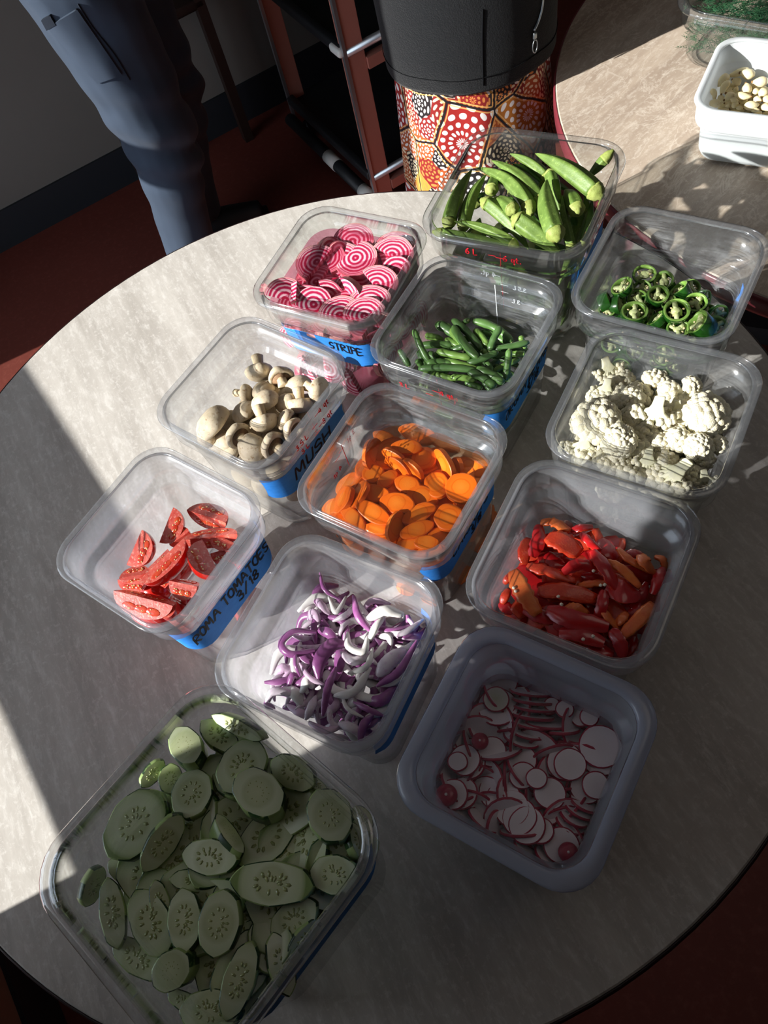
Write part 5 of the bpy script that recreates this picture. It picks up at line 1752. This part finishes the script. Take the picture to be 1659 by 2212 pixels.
zg_ = Zm(1380, 0, .1718)
GAR = [(1115, 930, 12, 975, 1090, 6, 130, 'left-back'), (1145, 1015, 14, 1035, 1195, 8, 105, 'curved upright'), (1385, 855, 14, 1110, 960, 8, 105, 'long back-wall'), (1455, 955, 14, 1265, 915, 16, 150, 'brown-ended back'), (1620, 1010, 12, 1420, 1030, 14, 150, 'large brown-ended'),
       (1340, 1180, 8, 1345, 1045, 14, 145, 'upright sunlit'), (915, 1115, 16, 955, 1260, 4, 100, 'pointed left-wall'), (1040, 1320, 6, 860, 1300, 8, 120, 'front-left'), (1190, 1170, 8, 1070, 1260, 6, 120, 'shaded middle'), (1200, 1190, 10, 1420, 1215, 10, 115, 'long central'),
       (1150, 1245, 10, 1255, 1285, 8, 75, 'small central'), (1320, 1325, 10, 1515, 1310, 10, 135, 'front scarred'), (1490, 1110, 12, 1430, 1190, 6, 85, 'narrow upright'), (1500, 1160, 10, 1645, 1150, 8, 140, 'right-hand fat'), (1560, 1230, 8, 1660, 1290, 6, 120, 'right-edge'),
       (1400, 1365, 6, 1525, 1390, 6, 80, 'front-wall small'), (1225, 1360, 6, 1315, 1365, 4, 70, 'front-wall pale'), (1090, 1345, 6, 1145, 1300, 6, 55, 'tiny front'), (1160, 1340, 4, 1265, 1300, 8, 90, 'front tucked'), (1265, 1070, 2, 1170, 1000, 6, 125, 'back shaded'),
       (1255, 1130, 4, 1185, 1120, 4, 95, 'half-hidden'), (1020, 1195, 6, 1075, 1300, 2, 85, 'brown-marked left'), (1540, 1330, 6, 1655, 1390, 6, 110, 'front-right'), (1290, 1290, 2, 1360, 1240, 4, 80, 'dim central'), (1440, 1240, 8, 1545, 1270, 8, 100, 'flecked')]
items = []
for i, (x0, y0, h0, x1, y1, h1, wd, adj) in enumerate(GAR):
    A, B = zg_.p(x0, y0, .795 + h0 * .001), zg_.p(x1, y1, .795 + h1 * .001)
    _, k = zg_.dirn((x0 + x1) / 2, (y0 + y1) / 2, .8, 0)
    items.append((put_clove(A, B, wd * k, i, .08 if i % 2 else -.06), adj))
name_rows(items, 'garlic clove', 5, 'peeled garlic cloves', 'garlic clove')
buried('gar', 0, lambda k: put_clove(V((-.013, 0, 0)), V((.013, 0, 0)), .014, k), .75, .76, 'peeled garlic clove at the bottom or far side of the white tub', 'garlic clove', 'garlic cloves lower in the tub', .05, 2, .06, ((6, .055, .788, 25), (5, .05, .776, 20), (5, .05, .764, 20)))

# dill -------------------------------------------------------------------
rnd = random.Random(5)
vs, fs = [], []
for q in range(420):
    x, y, z = rnd.uniform(-.10, .10), rnd.uniform(-.058, .058), rnd.uniform(.758, .838)
    p = local('dill', x, y, z)
    a = rnd.uniform(0, 6.28)
    d = V((cos(a), sin(a), rnd.uniform(-.25, .3))).normalized()
    L = rnd.uniform(.025, .05)
    for e in range(11):
        b = p + d * L * e / 11
        for sg in (-1, 1):
            aa = a + sg * rnd.uniform(.5, 1.1)
            f_ = V((cos(aa), sin(aa), rnd.uniform(-.4, .7))).normalized() * rnd.uniform(.006, .012)
            wv = V((-sin(aa), cos(aa), 0)) * .00045
            k = len(vs)
            vs += [b - wv, b + wv, b + f_, b - wv + V((0, 0, -.0006)), b + wv + V((0, 0, -.0006))]
            fs += [(k, k + 1, k + 2), (k + 3, k + 2, k + 4), (k, k + 2, k + 3), (k + 1, k + 4, k + 2)]
c = V((.862, 1.117, TZ + .003))
o = mesh('dill_fronds', ([v - c for v in vs], fs), mat_veg('dill_leaf', '1E4A34', '3C6B45', 60, .6, .3, bump=0), smooth=False)
o.location = c
tag(o, 'feathery dark green dill heaped in the clear pan', 'dill', None, 'stuff')

# ------------------------------------------------------------------ people
from mathutils.bvhtree import BVHTree


def fuse(vf, voxel, smooth_it=4):
    me = bpy.data.meshes.new('tmp')
    me.from_pydata([tuple(v) for v in vf[0]], [], vf[1])
    o = bpy.data.objects.new('tmp', me)
    COL.objects.link(o)
    m = o.modifiers.new('r', 'REMESH')
    m.mode = 'VOXEL'
    m.voxel_size = voxel
    s = o.modifiers.new('s', 'SMOOTH')
    s.iterations = smooth_it
    s.factor = .5
    dg = bpy.context.evaluated_depsgraph_get()
    ev = o.evaluated_get(dg)
    q = ev.to_mesh()
    r = ([v.co.copy() for v in q.vertices], [tuple(p.vertices) for p in q.polygons], [v.normal.copy() for v in q.vertices])
    ev.to_mesh_clear()
    bpy.data.objects.remove(o)
    bpy.data.meshes.remove(me)
    return r


def limb(pts, rads, n=18, up_=V((0, 1, 0)), flat=1.0):
    m = 4 * (len(pts) - 1) + 1
    P = spline([V(p) for p in pts], m)
    R_ = spline([V((r, 0, 0)) for r in rads], m)
    return tube(P, [q.x for q in R_], n, None, up_, flat)


def ball(c, rx, ry, rz):
    return xf(ico(1.0, 3), Matrix.Translation(V(c)) @ Matrix.Diagonal(V((rx, ry, rz, 1))))


def figure(c, az, legs, hgt=1.7, lk=1.0):
    """continuous body: legs, trunk, crossed arms, neck, head; facing az"""
    f = V((cos(az), sin(az), 0))
    s_ = V((-sin(az), cos(az), 0))
    c = V((c[0], c[1], 0))
    k = hgt / 1.7

    def at(fw, sd, z): return c + f * fw + s_ * sd + V((0, 0, z * k))
    parts = []
    for lg in legs:
        parts.append(limb(lg, [q * lk for q in (.085, .075, .055, .05, .036, .034)][:len(lg)]))
        a = V(lg[-1])
        parts.append(limb([a + V((0, 0, .0)), V((a.x, a.y, .045)) + f * .05, V((a.x, a.y, .03)) + f * .16], [.04, .038, .026]))
    parts.append(ball(at(0, 0, .93), .105, .12, .13))
    parts.append(ball(at(0, 0, 1.1), .095, .115, .17))
    parts.append(ball(at(0, 0, 1.28), .10, .14, .16))
    parts.append(limb([at(0, .15, 1.40), at(-.02, 0, 1.43), at(0, -.15, 1.40)], [.05, .06, .05]))
    parts.append(limb([at(0, 0, 1.40), at(.015, 0, 1.52)], [.052, .05]))
    parts.append(ball(at(.03, 0, 1.60), .088, .074, .112))
    parts.append(ball(at(.115, 0, 1.585), .016, .012, .02))          # nose
    parts.append(ball(at(.09, 0, 1.535), .03, .028, .022))           # chin
    for sg in (-1, 1):
        parts.append(ball(at(.025, .076 * sg, 1.595), .016, .008, .028))   # ear
        # upper arm down, forearm crossed over the chest, hand tucked under the other arm
        parts.append(limb([at(0, .17 * sg, 1.40), at(.0, .20 * sg, 1.25), at(.05, .19 * sg, 1.14), at(.13, .05 * sg, 1.17), at(.10, -.10 * sg, 1.20)], [.046, .042, .038, .032, .028]))
    v, fc, _ = fuse(join(*parts), .014, 3)
    return v, fc


def on_surface(bvh, px, py, off=.003):
    d = (RR * ((px - 829.5) / F) + RD * ((py - 1106.0) / F) + RF).normalized()
    h = bvh.ray_cast(V((0, 0, CZ)), d)
    return None if h[0] is None else (h[0] + h[1] * off, h[1])


M_skin = mat_veg('skin', 'B98A72', 'C99A82', 20, .5, .4, bump=.05)
M_hair = plain('dark_hair', '1E1612', .5, .4, bump=.3, bscale=400)


def mat_pants():
    t = NT('navy_work_trousers')
    o = t.obj()
    tw = t.noise(t.mapped(o, scale=(1, 1, 4)), 500, 2)
    n = t.noise(o, 9, 4)
    c = t.mix(n, '222C3A', '303D4E')
    return t.done(t.pbr(c, .75, .25, normal=t.bump(tw, .2, .0006), sheen=.08))


M_pants = mat_pants()
M_shoe = plain('black_shoe', '15161A', .5, .4)
M_shirt = plain('charcoal_shirt', '2A2D33', .85, .2, bump=.2, bscale=300)
M_thread_shade = plain('seam_thread_and_shade', '161C26', .8, .2)

# person in navy trousers
A1 = 0.0
PY = 2.045
nl = [(-.232, PY - .09, .90), (-.218, PY - .09, .70), (-.208, PY - .095, .48), (-.236, PY - .095, .30), (-.268, PY - .095, .10), (-.272, PY - .095, .07)]
fl_ = [(-.192, PY + .09, .90), (-.170, PY + .095, .70), (-.158, PY + .095, .48), (-.190, PY + .095, .30), (-.222, PY + .095, .10), (-.225, PY + .095, .07)]
bv, bf = figure((-.21, PY), A1, (nl, fl_), 1.74)
person = mesh('person', (bv, bf), M_skin)
tag(person, 'person standing in navy work trousers at left, seen from hip to shin', 'person')


def up_leg(l, r): return limb(l[:5], r)


tv = join(up_leg(nl, [.130, .112, .094, .078, .072]), up_leg(fl_, [.130, .112, .094, .078, .072]), ball((-.205, PY, .95), .128, .165, .14),
          limb([(-.205, PY, .95), (-.205, PY, 1.06)], [.125, .118]))
v, fc, nn = fuse(tv, .0085, 6)
vv = []
for p, n in zip(v, nn):
    e = 0.0
    # bunched folds behind and below the knee, long soft drapes on the thigh
    q = p.z + .45 * (p.x + .2)
    env = math.exp(-((p.z - .46) / .13) ** 2)
    e += .015 * env * sin(q * 62 + 2.2 * noise.noise(p * 9)) * (.6 + .6 * noise.noise(p * 6 + V((3, 0, 0))))
    e += .008 * math.exp(-((p.z - .78) / .16) ** 2) * noise.noise(V((p.x * 16 + p.z * 9, p.y * 8, p.z * 3)))
    e += .007 * math.exp(-((p.z - .22) / .14) ** 2) * noise.noise(V((p.x * 12, p.y * 12, p.z * 5 + 4)))
    e += .004 * noise.noise(p * 14)
    vv.append(p + n * e)
tr = mesh('trousers', (vv, fc), M_pants, person)
bvh = BVHTree.FromPolygons(vv, fc)


def patch(bvh, corners, m, name, parent, off=.003, na=10, nb=12, solid=.002):
    (ax, ay), (bx, by), (cx, cy_), (dx, dy_) = corners
    rows = []
    for j in range(nb + 1):
        t = j / nb
        row = []
        for i in range(na + 1):
            u = i / na
            x = (ax * (1 - u) + bx * u) * (1 - t) + (dx * (1 - u) + cx * u) * t
            y = (ay * (1 - u) + by * u) * (1 - t) + (dy_ * (1 - u) + cy_ * u) * t
            h = on_surface(bvh, x, y, off)
            if h is None: return None
            row.append(h)
        rows.append(row)
    top = [[h[0] for h in r] for r in rows]
    low = [[h[0] - h[1] * (off + solid) for h in r] for r in rows]
    a = loft(top, False, False, closed=False)
    b = loft(low, False, False, closed=False)
    rim_t = [top[0][i] for i in range(na)] + [top[j][na] for j in range(nb)] + [top[nb][i] for i in range(na, 0, -1)] + [top[j][0] for j in range(nb, 0, -1)]
    rim_b = [low[0][i] for i in range(na)] + [low[j][na] for j in range(nb)] + [low[nb][i] for i in range(na, 0, -1)] + [low[j][0] for j in range(nb, 0, -1)]
    return mesh(name, join(a, b, loft([rim_t, rim_b], False, False)), m, parent)


def stitch(bvh, pts, m, name, parent, r=.0011, off=.002, n=18):
    P = []
    for x, y in [(p.x, p.y) for p in spline([V((a, b, 0)) for a, b in pts], n)]:
        h = on_surface(bvh, x, y, off)
        if h: P.append(h[0])
    if len(P) > 3:
        return mesh(name, tube(P, [r] * len(P), 6), m, parent)


patch(bvh, ((104, 56), (166, 18), (262, 160), (212, 178)), M_pants, 'cargo_pocket', tr, .005, 10, 14, .004)
patch(bvh, ((92, 40), (110, 30), (122, 50), (104, 62)), M_thread_shade, 'pocket_shade_patch', tr, .0062, 4, 4, .003)  # dark patch painted in for the shade inside the pocket mouth
stitch(bvh, [(168, 8), (200, 58), (245, 115), (280, 172)], M_thread_shade, 'side_seam', tr, .0016, .0015)
sh_ = []
for l in (nl, fl_):
    a = V(l[-1])
    mesh('shoe', fuse(join(limb([a + V((-.035, 0, -.02)), V((a.x + .06, a.y, .04)), V((a.x + .19, a.y, .032))], [.046, .048, .034]), box(a.x - .07, a.x + .21, a.y - .04, a.y + .04, .001, .022)), .009, 3)[:2], M_shoe, person)
tv = join(ball((-.205, PY, 1.13), .125, .15, .2), ball((-.205, PY, 1.30), .125, .17, .17), limb([(-.205, PY - .17, 1.44), (-.215, PY, 1.47), (-.205, PY + .17, 1.44)], [.07, .075, .07]),
          limb([(-.205, PY, 1.02), (-.205, PY, 1.1)], [.135, .13]),
          *[limb([(-.205, PY + .17 * s_, 1.44), (-.205, PY + .205 * s_, 1.28), (-.155, PY + .195 * s_, 1.17), (-.07, PY + .05 * s_, 1.2), (-.1, PY - .08 * s_, 1.22)], [.062, .06, .056, .048, .042]) for s_ in (-1, 1)])
mesh('shirt', fuse(tv, .012, 4)[:2], M_shirt, person)
mesh('hair', fuse(join(ball((-.185, PY, 1.675), .092, .082, .09), ball((-.23, PY, 1.63), .06, .078, .09)), .01, 3)[:2], M_hair, person)


# person in black fleece jacket and patterned skirt
def mat_fleece():
    t = NT('black_fleece')
    o = t.obj()
    n = t.noise(o, 420, 3, .7)
    n2 = t.noise(o, 60, 3)
    c = t.mix(n, '07080A', '15171B')
    return t.done(t.pbr(c, .95, .15, normal=t.bump(t.math('ADD', n, t.math('MULTIPLY', n2, .6)), .8, .002), sheen=.12))


def mat_skirt():
    """bursts of pale petals on red, orange and black, drawn in cloth coordinates (metres)"""
    t = NT('floral_skirt_print')
    uv = t.n('ShaderNodeUVMap').outputs[0]
    wv = t.vmath('ADD', uv, t.vmath('SCALE', t.vmath('SUBTRACT', t.n('ShaderNodeTexNoise').outputs[1], (.5, .5, .5)).outputs[0], scale=.03).outputs[0]).outputs[0]
    nz = wv.node.inputs[1].links[0].from_node.inputs[0].links[0].from_node.inputs[0].links[0].from_node
    t.l(uv, nz.inputs['Vector'])
    nz.inputs['Scale'].default_value = 9
    cells = []
    for sc, pet, ringk in ((10.5, 15, 3.2), (22.0, 9, 3.0)):
        v = t.n('ShaderNodeTexVoronoi', voronoi_dimensions='2D')
        t.l(wv, v.inputs['Vector'])
        v.inputs['Scale'].default_value = sc
        v.inputs['Randomness'].default_value = .85
        d = t.vmath('SUBTRACT', wv, v.outputs['Position']).outputs[0]
        sx = t.n('ShaderNodeSeparateXYZ')
        t.l(d, sx.inputs[0])
        ang = t.math('ARCTAN2', sx.outputs[1], sx.outputs[0])
        r = t.math('MULTIPLY', v.outputs['Distance'], 1.0)
        rk = t.math('MULTIPLY', r, ringk * 2.0)
        ri = t.math('FLOOR', rk)
        rf = t.math('FRACT', rk)
        a2 = t.math('ADD', t.math('MULTIPLY', ang, pet / 2.0), t.math('MULTIPLY', ri, 1.57))
        ca = t.math('ABSOLUTE', t.math('COSINE', a2))
        bell = t.math('SINE', t.math('MULTIPLY', rf, pi))
        pm = t.math('MULTIPLY', ca, bell)
        m = t.ramp(pm, [(.50, '000000'), (.60, 'FFFFFF')])
        sepc = t.n('ShaderNodeSeparateColor')
        t.l(v.outputs['Color'], sepc.inputs[0])
        ed = t.n('ShaderNodeTexVoronoi', voronoi_dimensions='2D', feature='DISTANCE_TO_EDGE')
        t.l(wv, ed.inputs['Vector'])
        ed.inputs['Scale'].default_value = sc
        ed.inputs['Randomness'].default_value = .85
        cells.append((m, sepc.outputs[0], sepc.outputs[1], ed.outputs['Distance']))
    m1, r1, g1, e1 = cells[0]
    m2, r2, g2, e2 = cells[1]
    base1 = t.ramp(r1, [(0, '8E1A16'), (.28, 'A8201A'), (.34, '120B0D'), (.52, '5E1014'), (.66, '9E2018'), (.76, 'A8641C'), (.84, '9A2418')], 'CONSTANT')
    base2 = t.ramp(r2, [(0, '1A1012'), (.3, 'A04A1C'), (.5, '7E1816'), (.75, 'B88434'), (.85, '201214')], 'CONSTANT')
    pet1 = t.ramp(g1, [(0, 'D8D2D0'), (.7, 'D8C8C4'), (.85, 'D8A868')], 'CONSTANT')
    pet2 = t.ramp(g2, [(0, 'D8C6A4'), (.5, 'D8CEC8'), (.8, 'C87A3C')], 'CONSTANT')
    big = t.mix(m1, base1, pet1)
    small = t.mix(m2, base2, pet2)
    pick = t.ramp(g1, [(0, '000000'), (.55, '000000'), (.56, 'FFFFFF')], 'CONSTANT')
    c = t.mix(pick, big, small)
    ln = t.ramp(e1, [(.0, 'FFFFFF'), (.018, 'FFFFFF'), (.026, '000000')])
    c = t.mix(ln, c, '120A0C')
    ln2 = t.ramp(t.math('ABSOLUTE', t.math('SUBTRACT', e1, .045)), [(.0, 'FFFFFF'), (.008, 'FFFFFF'), (.013, '000000')])
    c = t.mix(t.math('MULTIPLY', ln2, .8), c, 'D9A860')
    return t.done(t.pbr(c, .7, .25, sheen=.1))


M_fleece = mat_fleece()
A2 = radians(-18)
UF, UV_ = V((cos(A2), sin(A2), 0)), V((-sin(A2), cos(A2), 0))
PC = V((.43, 1.352, 0))
lg2 = [[PC + UF * dx + UV_ * s_ + V((0, 0, z)) for dx, z in ((0, .86), (.005, .66), (.01, .46), (-.01, .30), (-.02, .10), (-.02, .07))] for s_ in (-.052, .052)]
bv, bf = figure((PC.x, PC.y), A2, lg2, 1.64, .72)
p2_ = mesh('person', (bv, bf), M_skin)
tag(p2_, 'person in a black fleece jacket and red floral skirt standing between tables', 'person')


def ering(z, a, b, n=72, fold=0.0, fk=9, ph=0.0, sag=0.0):
    out = []
    for j in range(n):
        t = 2 * pi * j / n
        k = 1 + fold * (sin(fk * t + ph) + .5 * sin((fk * 2 - 3) * t + 1.7 + ph))
        out.append(PC + UF * (a * k * cos(t)) + UV_ * (b * k * sin(t)) + V((0, 0, z + sag * noise.noise(V((cos(t) * 1.5, sin(t) * 1.5, 2))))))
    return out


rings = []
spec = [(.784, .1385, .120, .0), (.784, .150, .1315, .0), (.790, .1525, .134, .0), (.84, .153, .1345, .004), (.90, .155, .137, .006), (.97, .152, .140, .008), (1.05, .150, .146, .008), (1.15, .152, .158, .008), (1.27, .150, .170, .006), (1.36, .135, .172, .003), (1.42, .10, .13, 0), (1.45, .075, .075, 0), (1.50, .068, .068, 0)]
for z, a, b, fo in spec:
    rings.append(ering(z, a, b, 72, fo, 3, z * 9, .010 if z < .83 else 0))
jk = loft(rings, False, False)
slv = [limb([PC + UF * 0 + UV_ * (.155 * s_) + V((0, 0, 1.36)), PC + UV_ * (.195 * s_) + V((0, 0, 1.22)), PC + UF * .05 + UV_ * (.185 * s_) + V((0, 0, 1.11)), PC + UF * .135 + UV_ * (.05 * s_) + V((0, 0, 1.135)), PC + UF * .105 - UV_ * (.08 * s_) + V((0, 0, 1.16))], [.062, .06, .055, .046, .04]) for s_ in (-1, 1)]
jo = mesh('jacket', join(jk, *slv), M_fleece, p2_)
jb = BVHTree.FromPolygons(jk[0], jk[1])
stitch(jb, [(1043, 20), (1042, 90), (1044, 184)], plain('black_seam', '0C0D10', .9, .1), 'side_seam', jo, .0014, .0006)
M_zip = plain('zip_metal', '8E9499', .3, .5, .9)
stitch(jb, [(1172, -30), (1170, 10), (1163, 40), (1152, 66)], M_zip, 'zipper', jo, .0022, .0018)
a_, b_ = on_surface(jb, 1152, 68, .004), on_surface(jb, 1149, 112, .006)
if a_ and b_:
    d_ = (b_[0] - a_[0])
    L_ = d_.length
    d_.normalize()
    s3 = d_.cross(a_[1]).normalized()
    n3 = s3.cross(d_)
    T_ = basis(a_[0], s3, d_, n3)
    pull = join(xf(bevel(box(-.0035, .0035, 0, .010, -.002, .002), .001), T_), xf(ring_solid([(.8, -.12), (1.0, -.12), (1.0, .12), (.8, .12)], 24), T_ @ Matrix.Translation((0, .010 + (L_ - .010) * .5, .001)) @ Matrix.Diagonal(V((.0058, (L_ - .010) * .5, .006, 1)))))
    mesh('zip_pull', pull, M_zip, jo)
# hem stitching
hp = [p + (p - V((PC.x, PC.y, p.z))).normalized() * .0012 + V((0, 0, .022)) for p in ering(.790, .1525, .134, 72, 0, 3, 0, .010)]
mesh('hem_stitching', tube(hp + [hp[0]], [.0007] * 73, 5), plain('dark_thread', '090A0C', .9, .1), jo)

# skirt with its own cloth coordinates
n = 120
zs = [.90, .84, .78, .70, .6, .5, .4, .3, .2, .12, .07]
rr_ = []
for i, z in enumerate(zs):
    t = (.9 - z) / .83
    rr_.append(ering(z, .132 + .045 * t, .113 + .055 * t, n, .010 + .035 * t, 8, .6, 0))
sv, sf = loft(rr_, False, False)
sk_ = mesh('skirt', (sv, sf), mat_skirt(), p2_)
ul = sk_.data.uv_layers.new(name='UVMap')
for poly in sk_.data.polygons:
    js = [sk_.data.loops[li].vertex_index % n for li in poly.loop_indices]
    wrap = max(js) - min(js) > n / 2
    for li in poly.loop_indices:
        vi = sk_.data.loops[li].vertex_index
        j = vi % n
        if wrap and j == 0: j = n
        ul.data[li].uv = (j / n * 0.95, zs[vi // n] * 1.0)
for l in lg2:
    a = V(l[-1])
    mesh('shoe', fuse(limb([a - UF * .035 + V((0, 0, -.03)), V((a.x, a.y, .036)) + UF * .06, V((a.x, a.y, .03)) + UF * .18], [.04, .044, .03]), .009, 3)[:2], M_shoe, p2_)
mesh('hair', fuse(join(ball(PC + UF * .01 + V((0, 0, 1.60)), .098, .088, .09), ball(PC - UF * .05 + V((0, 0, 1.50)), .06, .085, .13)), .01, 3)[:2], M_hair, p2_)

# ------------------------------------------------------------------ rack between the two people
M_rack = plain('aluminium_painted_red_bounce', 'B87A6C', .42, .5, .15, vary=.08, vscale=20)  # bare aluminium; the red bounce from the floor is put into its colour
M_alu = plain('brushed_aluminium', 'C3C9CE', .32, .5, .9)
M_tray = plain('black_tray', '1B1D20', .5, .4)
M_white = plain('white_plastic_sleeve', 'D8D8D2', .5, .4)
RA, RB = V((.302, 1.955, 0)), V((.172, 2.46, 0))
rx = (RB - RA).normalized()                         # along the visible side
ry = V((rx.y, -rx.x, 0))                            # to the right
if ry.x < 0: ry = -ry
rack = empty('tray_rack', RA)
tag(rack, 'aluminium tray rack painted with red floor bounce, with black shelves between the two people', 'rack')
LS, WS = (RB - RA).length, .56


def rbx(x0, x1, y0, y1, z0, z1, o=RA): return slab(o - RA, rx, ry, x0, x1, y0, y1, z0, z1)


for x0 in (0, LS):
    for y0 in (0, WS):
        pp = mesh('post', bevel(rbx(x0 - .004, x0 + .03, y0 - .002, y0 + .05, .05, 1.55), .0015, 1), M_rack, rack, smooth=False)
        mesh('sunlit_edge_strip', rbx(x0 - .008, x0 + .004, y0 - .010, y0 - .001, .05, 1.55), M_alu, pp, smooth=False)  # pale strip added for the sunlit narrow face of the aluminium post
for z in (.14, .505, .87):
    mesh('shelf', bevel(join(rbx(.0, LS + .02, .01, WS + .03, z - .012, z)), .003, 1), M_tray, rack, smooth=False)
    mesh('shelf_lip', bevel(rbx(.01, LS, -.012, .012, z - .008, z + .020), .006, 3), M_tray, rack)
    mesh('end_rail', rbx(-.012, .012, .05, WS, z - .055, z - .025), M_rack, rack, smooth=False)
    mesh('end_bar', xf(tube([V((0, 0, 0)), V((1, 0, 0))], [.011, .011], 12), basis(V((0, 0, z + .005)), ry * WS, rx, V((0, 0, 1)))), M_alu, rack)
mesh('lip_end_cap', xf(bevel(box(-.016, .016, -.055, .0, -.011, .011), .008, 3), basis(-ry * .004 + V((0, 0, .512)), ry, rx * -1, V((0, 0, 1)))), M_white, rack)
for x0, x1, m in ((.02, LS, M_tray), (.20, .265, M_white), (.005, .05, M_white)):
    g = tube([V((x0, 0, 0)), V((x1, 0, 0))], [.019 if m is M_tray else .0205] * 2, 16)
    mesh('bumper' if m is M_tray else 'bumper_sleeve', xf(g, basis(-ry * .02 + V((0, 0, .085)), rx, ry, V((0, 0, 1)))), m, rack)
for x0 in (.015, LS):
    for y0 in (.025, WS):
        mesh('caster', xf(bevel(box(-.03, .03, -.012, .012, .0, .06), .012, 3), basis(rx * x0 + ry * y0, rx, ry, V((0, 0, 1)))), M_tray, rack)
# greens on the middle shelf
g = ([], [])
rnd = random.Random(11)
for q in range(60):
    p = RA + rx * rnd.uniform(.22, .42) + ry * rnd.uniform(.05, .24) + V((0, 0, .512 + rnd.uniform(0, .06)))
    a = rnd.uniform(0, 6.28)
    d = V((cos(a), sin(a), rnd.uniform(0, .7))).normalized() * rnd.uniform(.04, .08)
    s_ = d.cross(V((0, 0, 1))).normalized() * rnd.uniform(.012, .024)
    m_ = p + d * .5 + V((0, 0, .012))
    g = join(g, ([p, m_ + s_, p + d, m_ - s_, m_ - V((0, 0, .003))], [(0, 1, 2), (0, 2, 3), (0, 4, 1), (1, 4, 2), (2, 4, 3), (3, 4, 0)]))
o = mesh('leafy_greens', ([v - RA for v in g[0]], g[1]), mat_veg('dark_leaf', '3E4A22', '5E6A34', 30, .6, .3), smooth=False)
o.location = RA
tag(o, 'loose dark green leaves lying on the rack shelf', 'greens', None, 'stuff')

# ------------------------------------------------------------------ dark chair in the shadow
M_wood = plain('dark_stained_wood', '2A1B16', .5, .4, vary=.2)
M_wood2 = plain('brown_chair_back', '4A3A30', .6, .3, vary=.1)
c0 = W(540, 290, 0)
chair = empty('wooden_chair', c0)
tag(chair, 'dark wooden chair in shadow between the trousers and the rack', 'chair')
cxv = V((cos(BA), sin(BA), 0))
cyv = V((-cxv.y, cxv.x, 0))


def cb(x0, x1, y0, y1, z0, z1): return slab(Z0, cxv, cyv, x0, x1, y0, y1, z0, z1)


for x0 in (-.38, 0):
    mesh('leg', cb(x0 - .03, x0, .30, .335, 0, .44), M_wood, chair, smooth=False)
    mesh('back_leg', cb(x0 - .03, x0, -.035, 0, 0, .90), M_wood, chair, smooth=False)
mesh('seat', bevel(cb(-.41, .0, -.035, .34, .44, .47), .008, 2), M_wood, chair)
mesh('backrest', bevel(cb(-.38, -.03, -.03, -.012, .62, .76), .004, 1), M_wood2, chair)
mesh('backrest_rail', bevel(cb(-.38, -.03, -.03, -.012, .84, .90), .004, 1), M_wood, chair)

# ------------------------------------------------------------------ render settings
vs_ = S.view_settings
S.display_settings.display_device = 'sRGB'
vs_.view_transform = 'Standard'
vs_.look = 'None'
vs_.exposure = 0.0
vs_.gamma = 1.0
vs_.use_curve_mapping = False
cy = S.cycles
cy.max_bounces = 7
cy.diffuse_bounces = 3
cy.glossy_bounces = 3
cy.transmission_bounces = 4
cy.transparent_max_bounces = 64
cy.caustics_reflective = False
cy.caustics_refractive = False
cy.sample_clamp_indirect = 3.0
cy.use_denoising = True
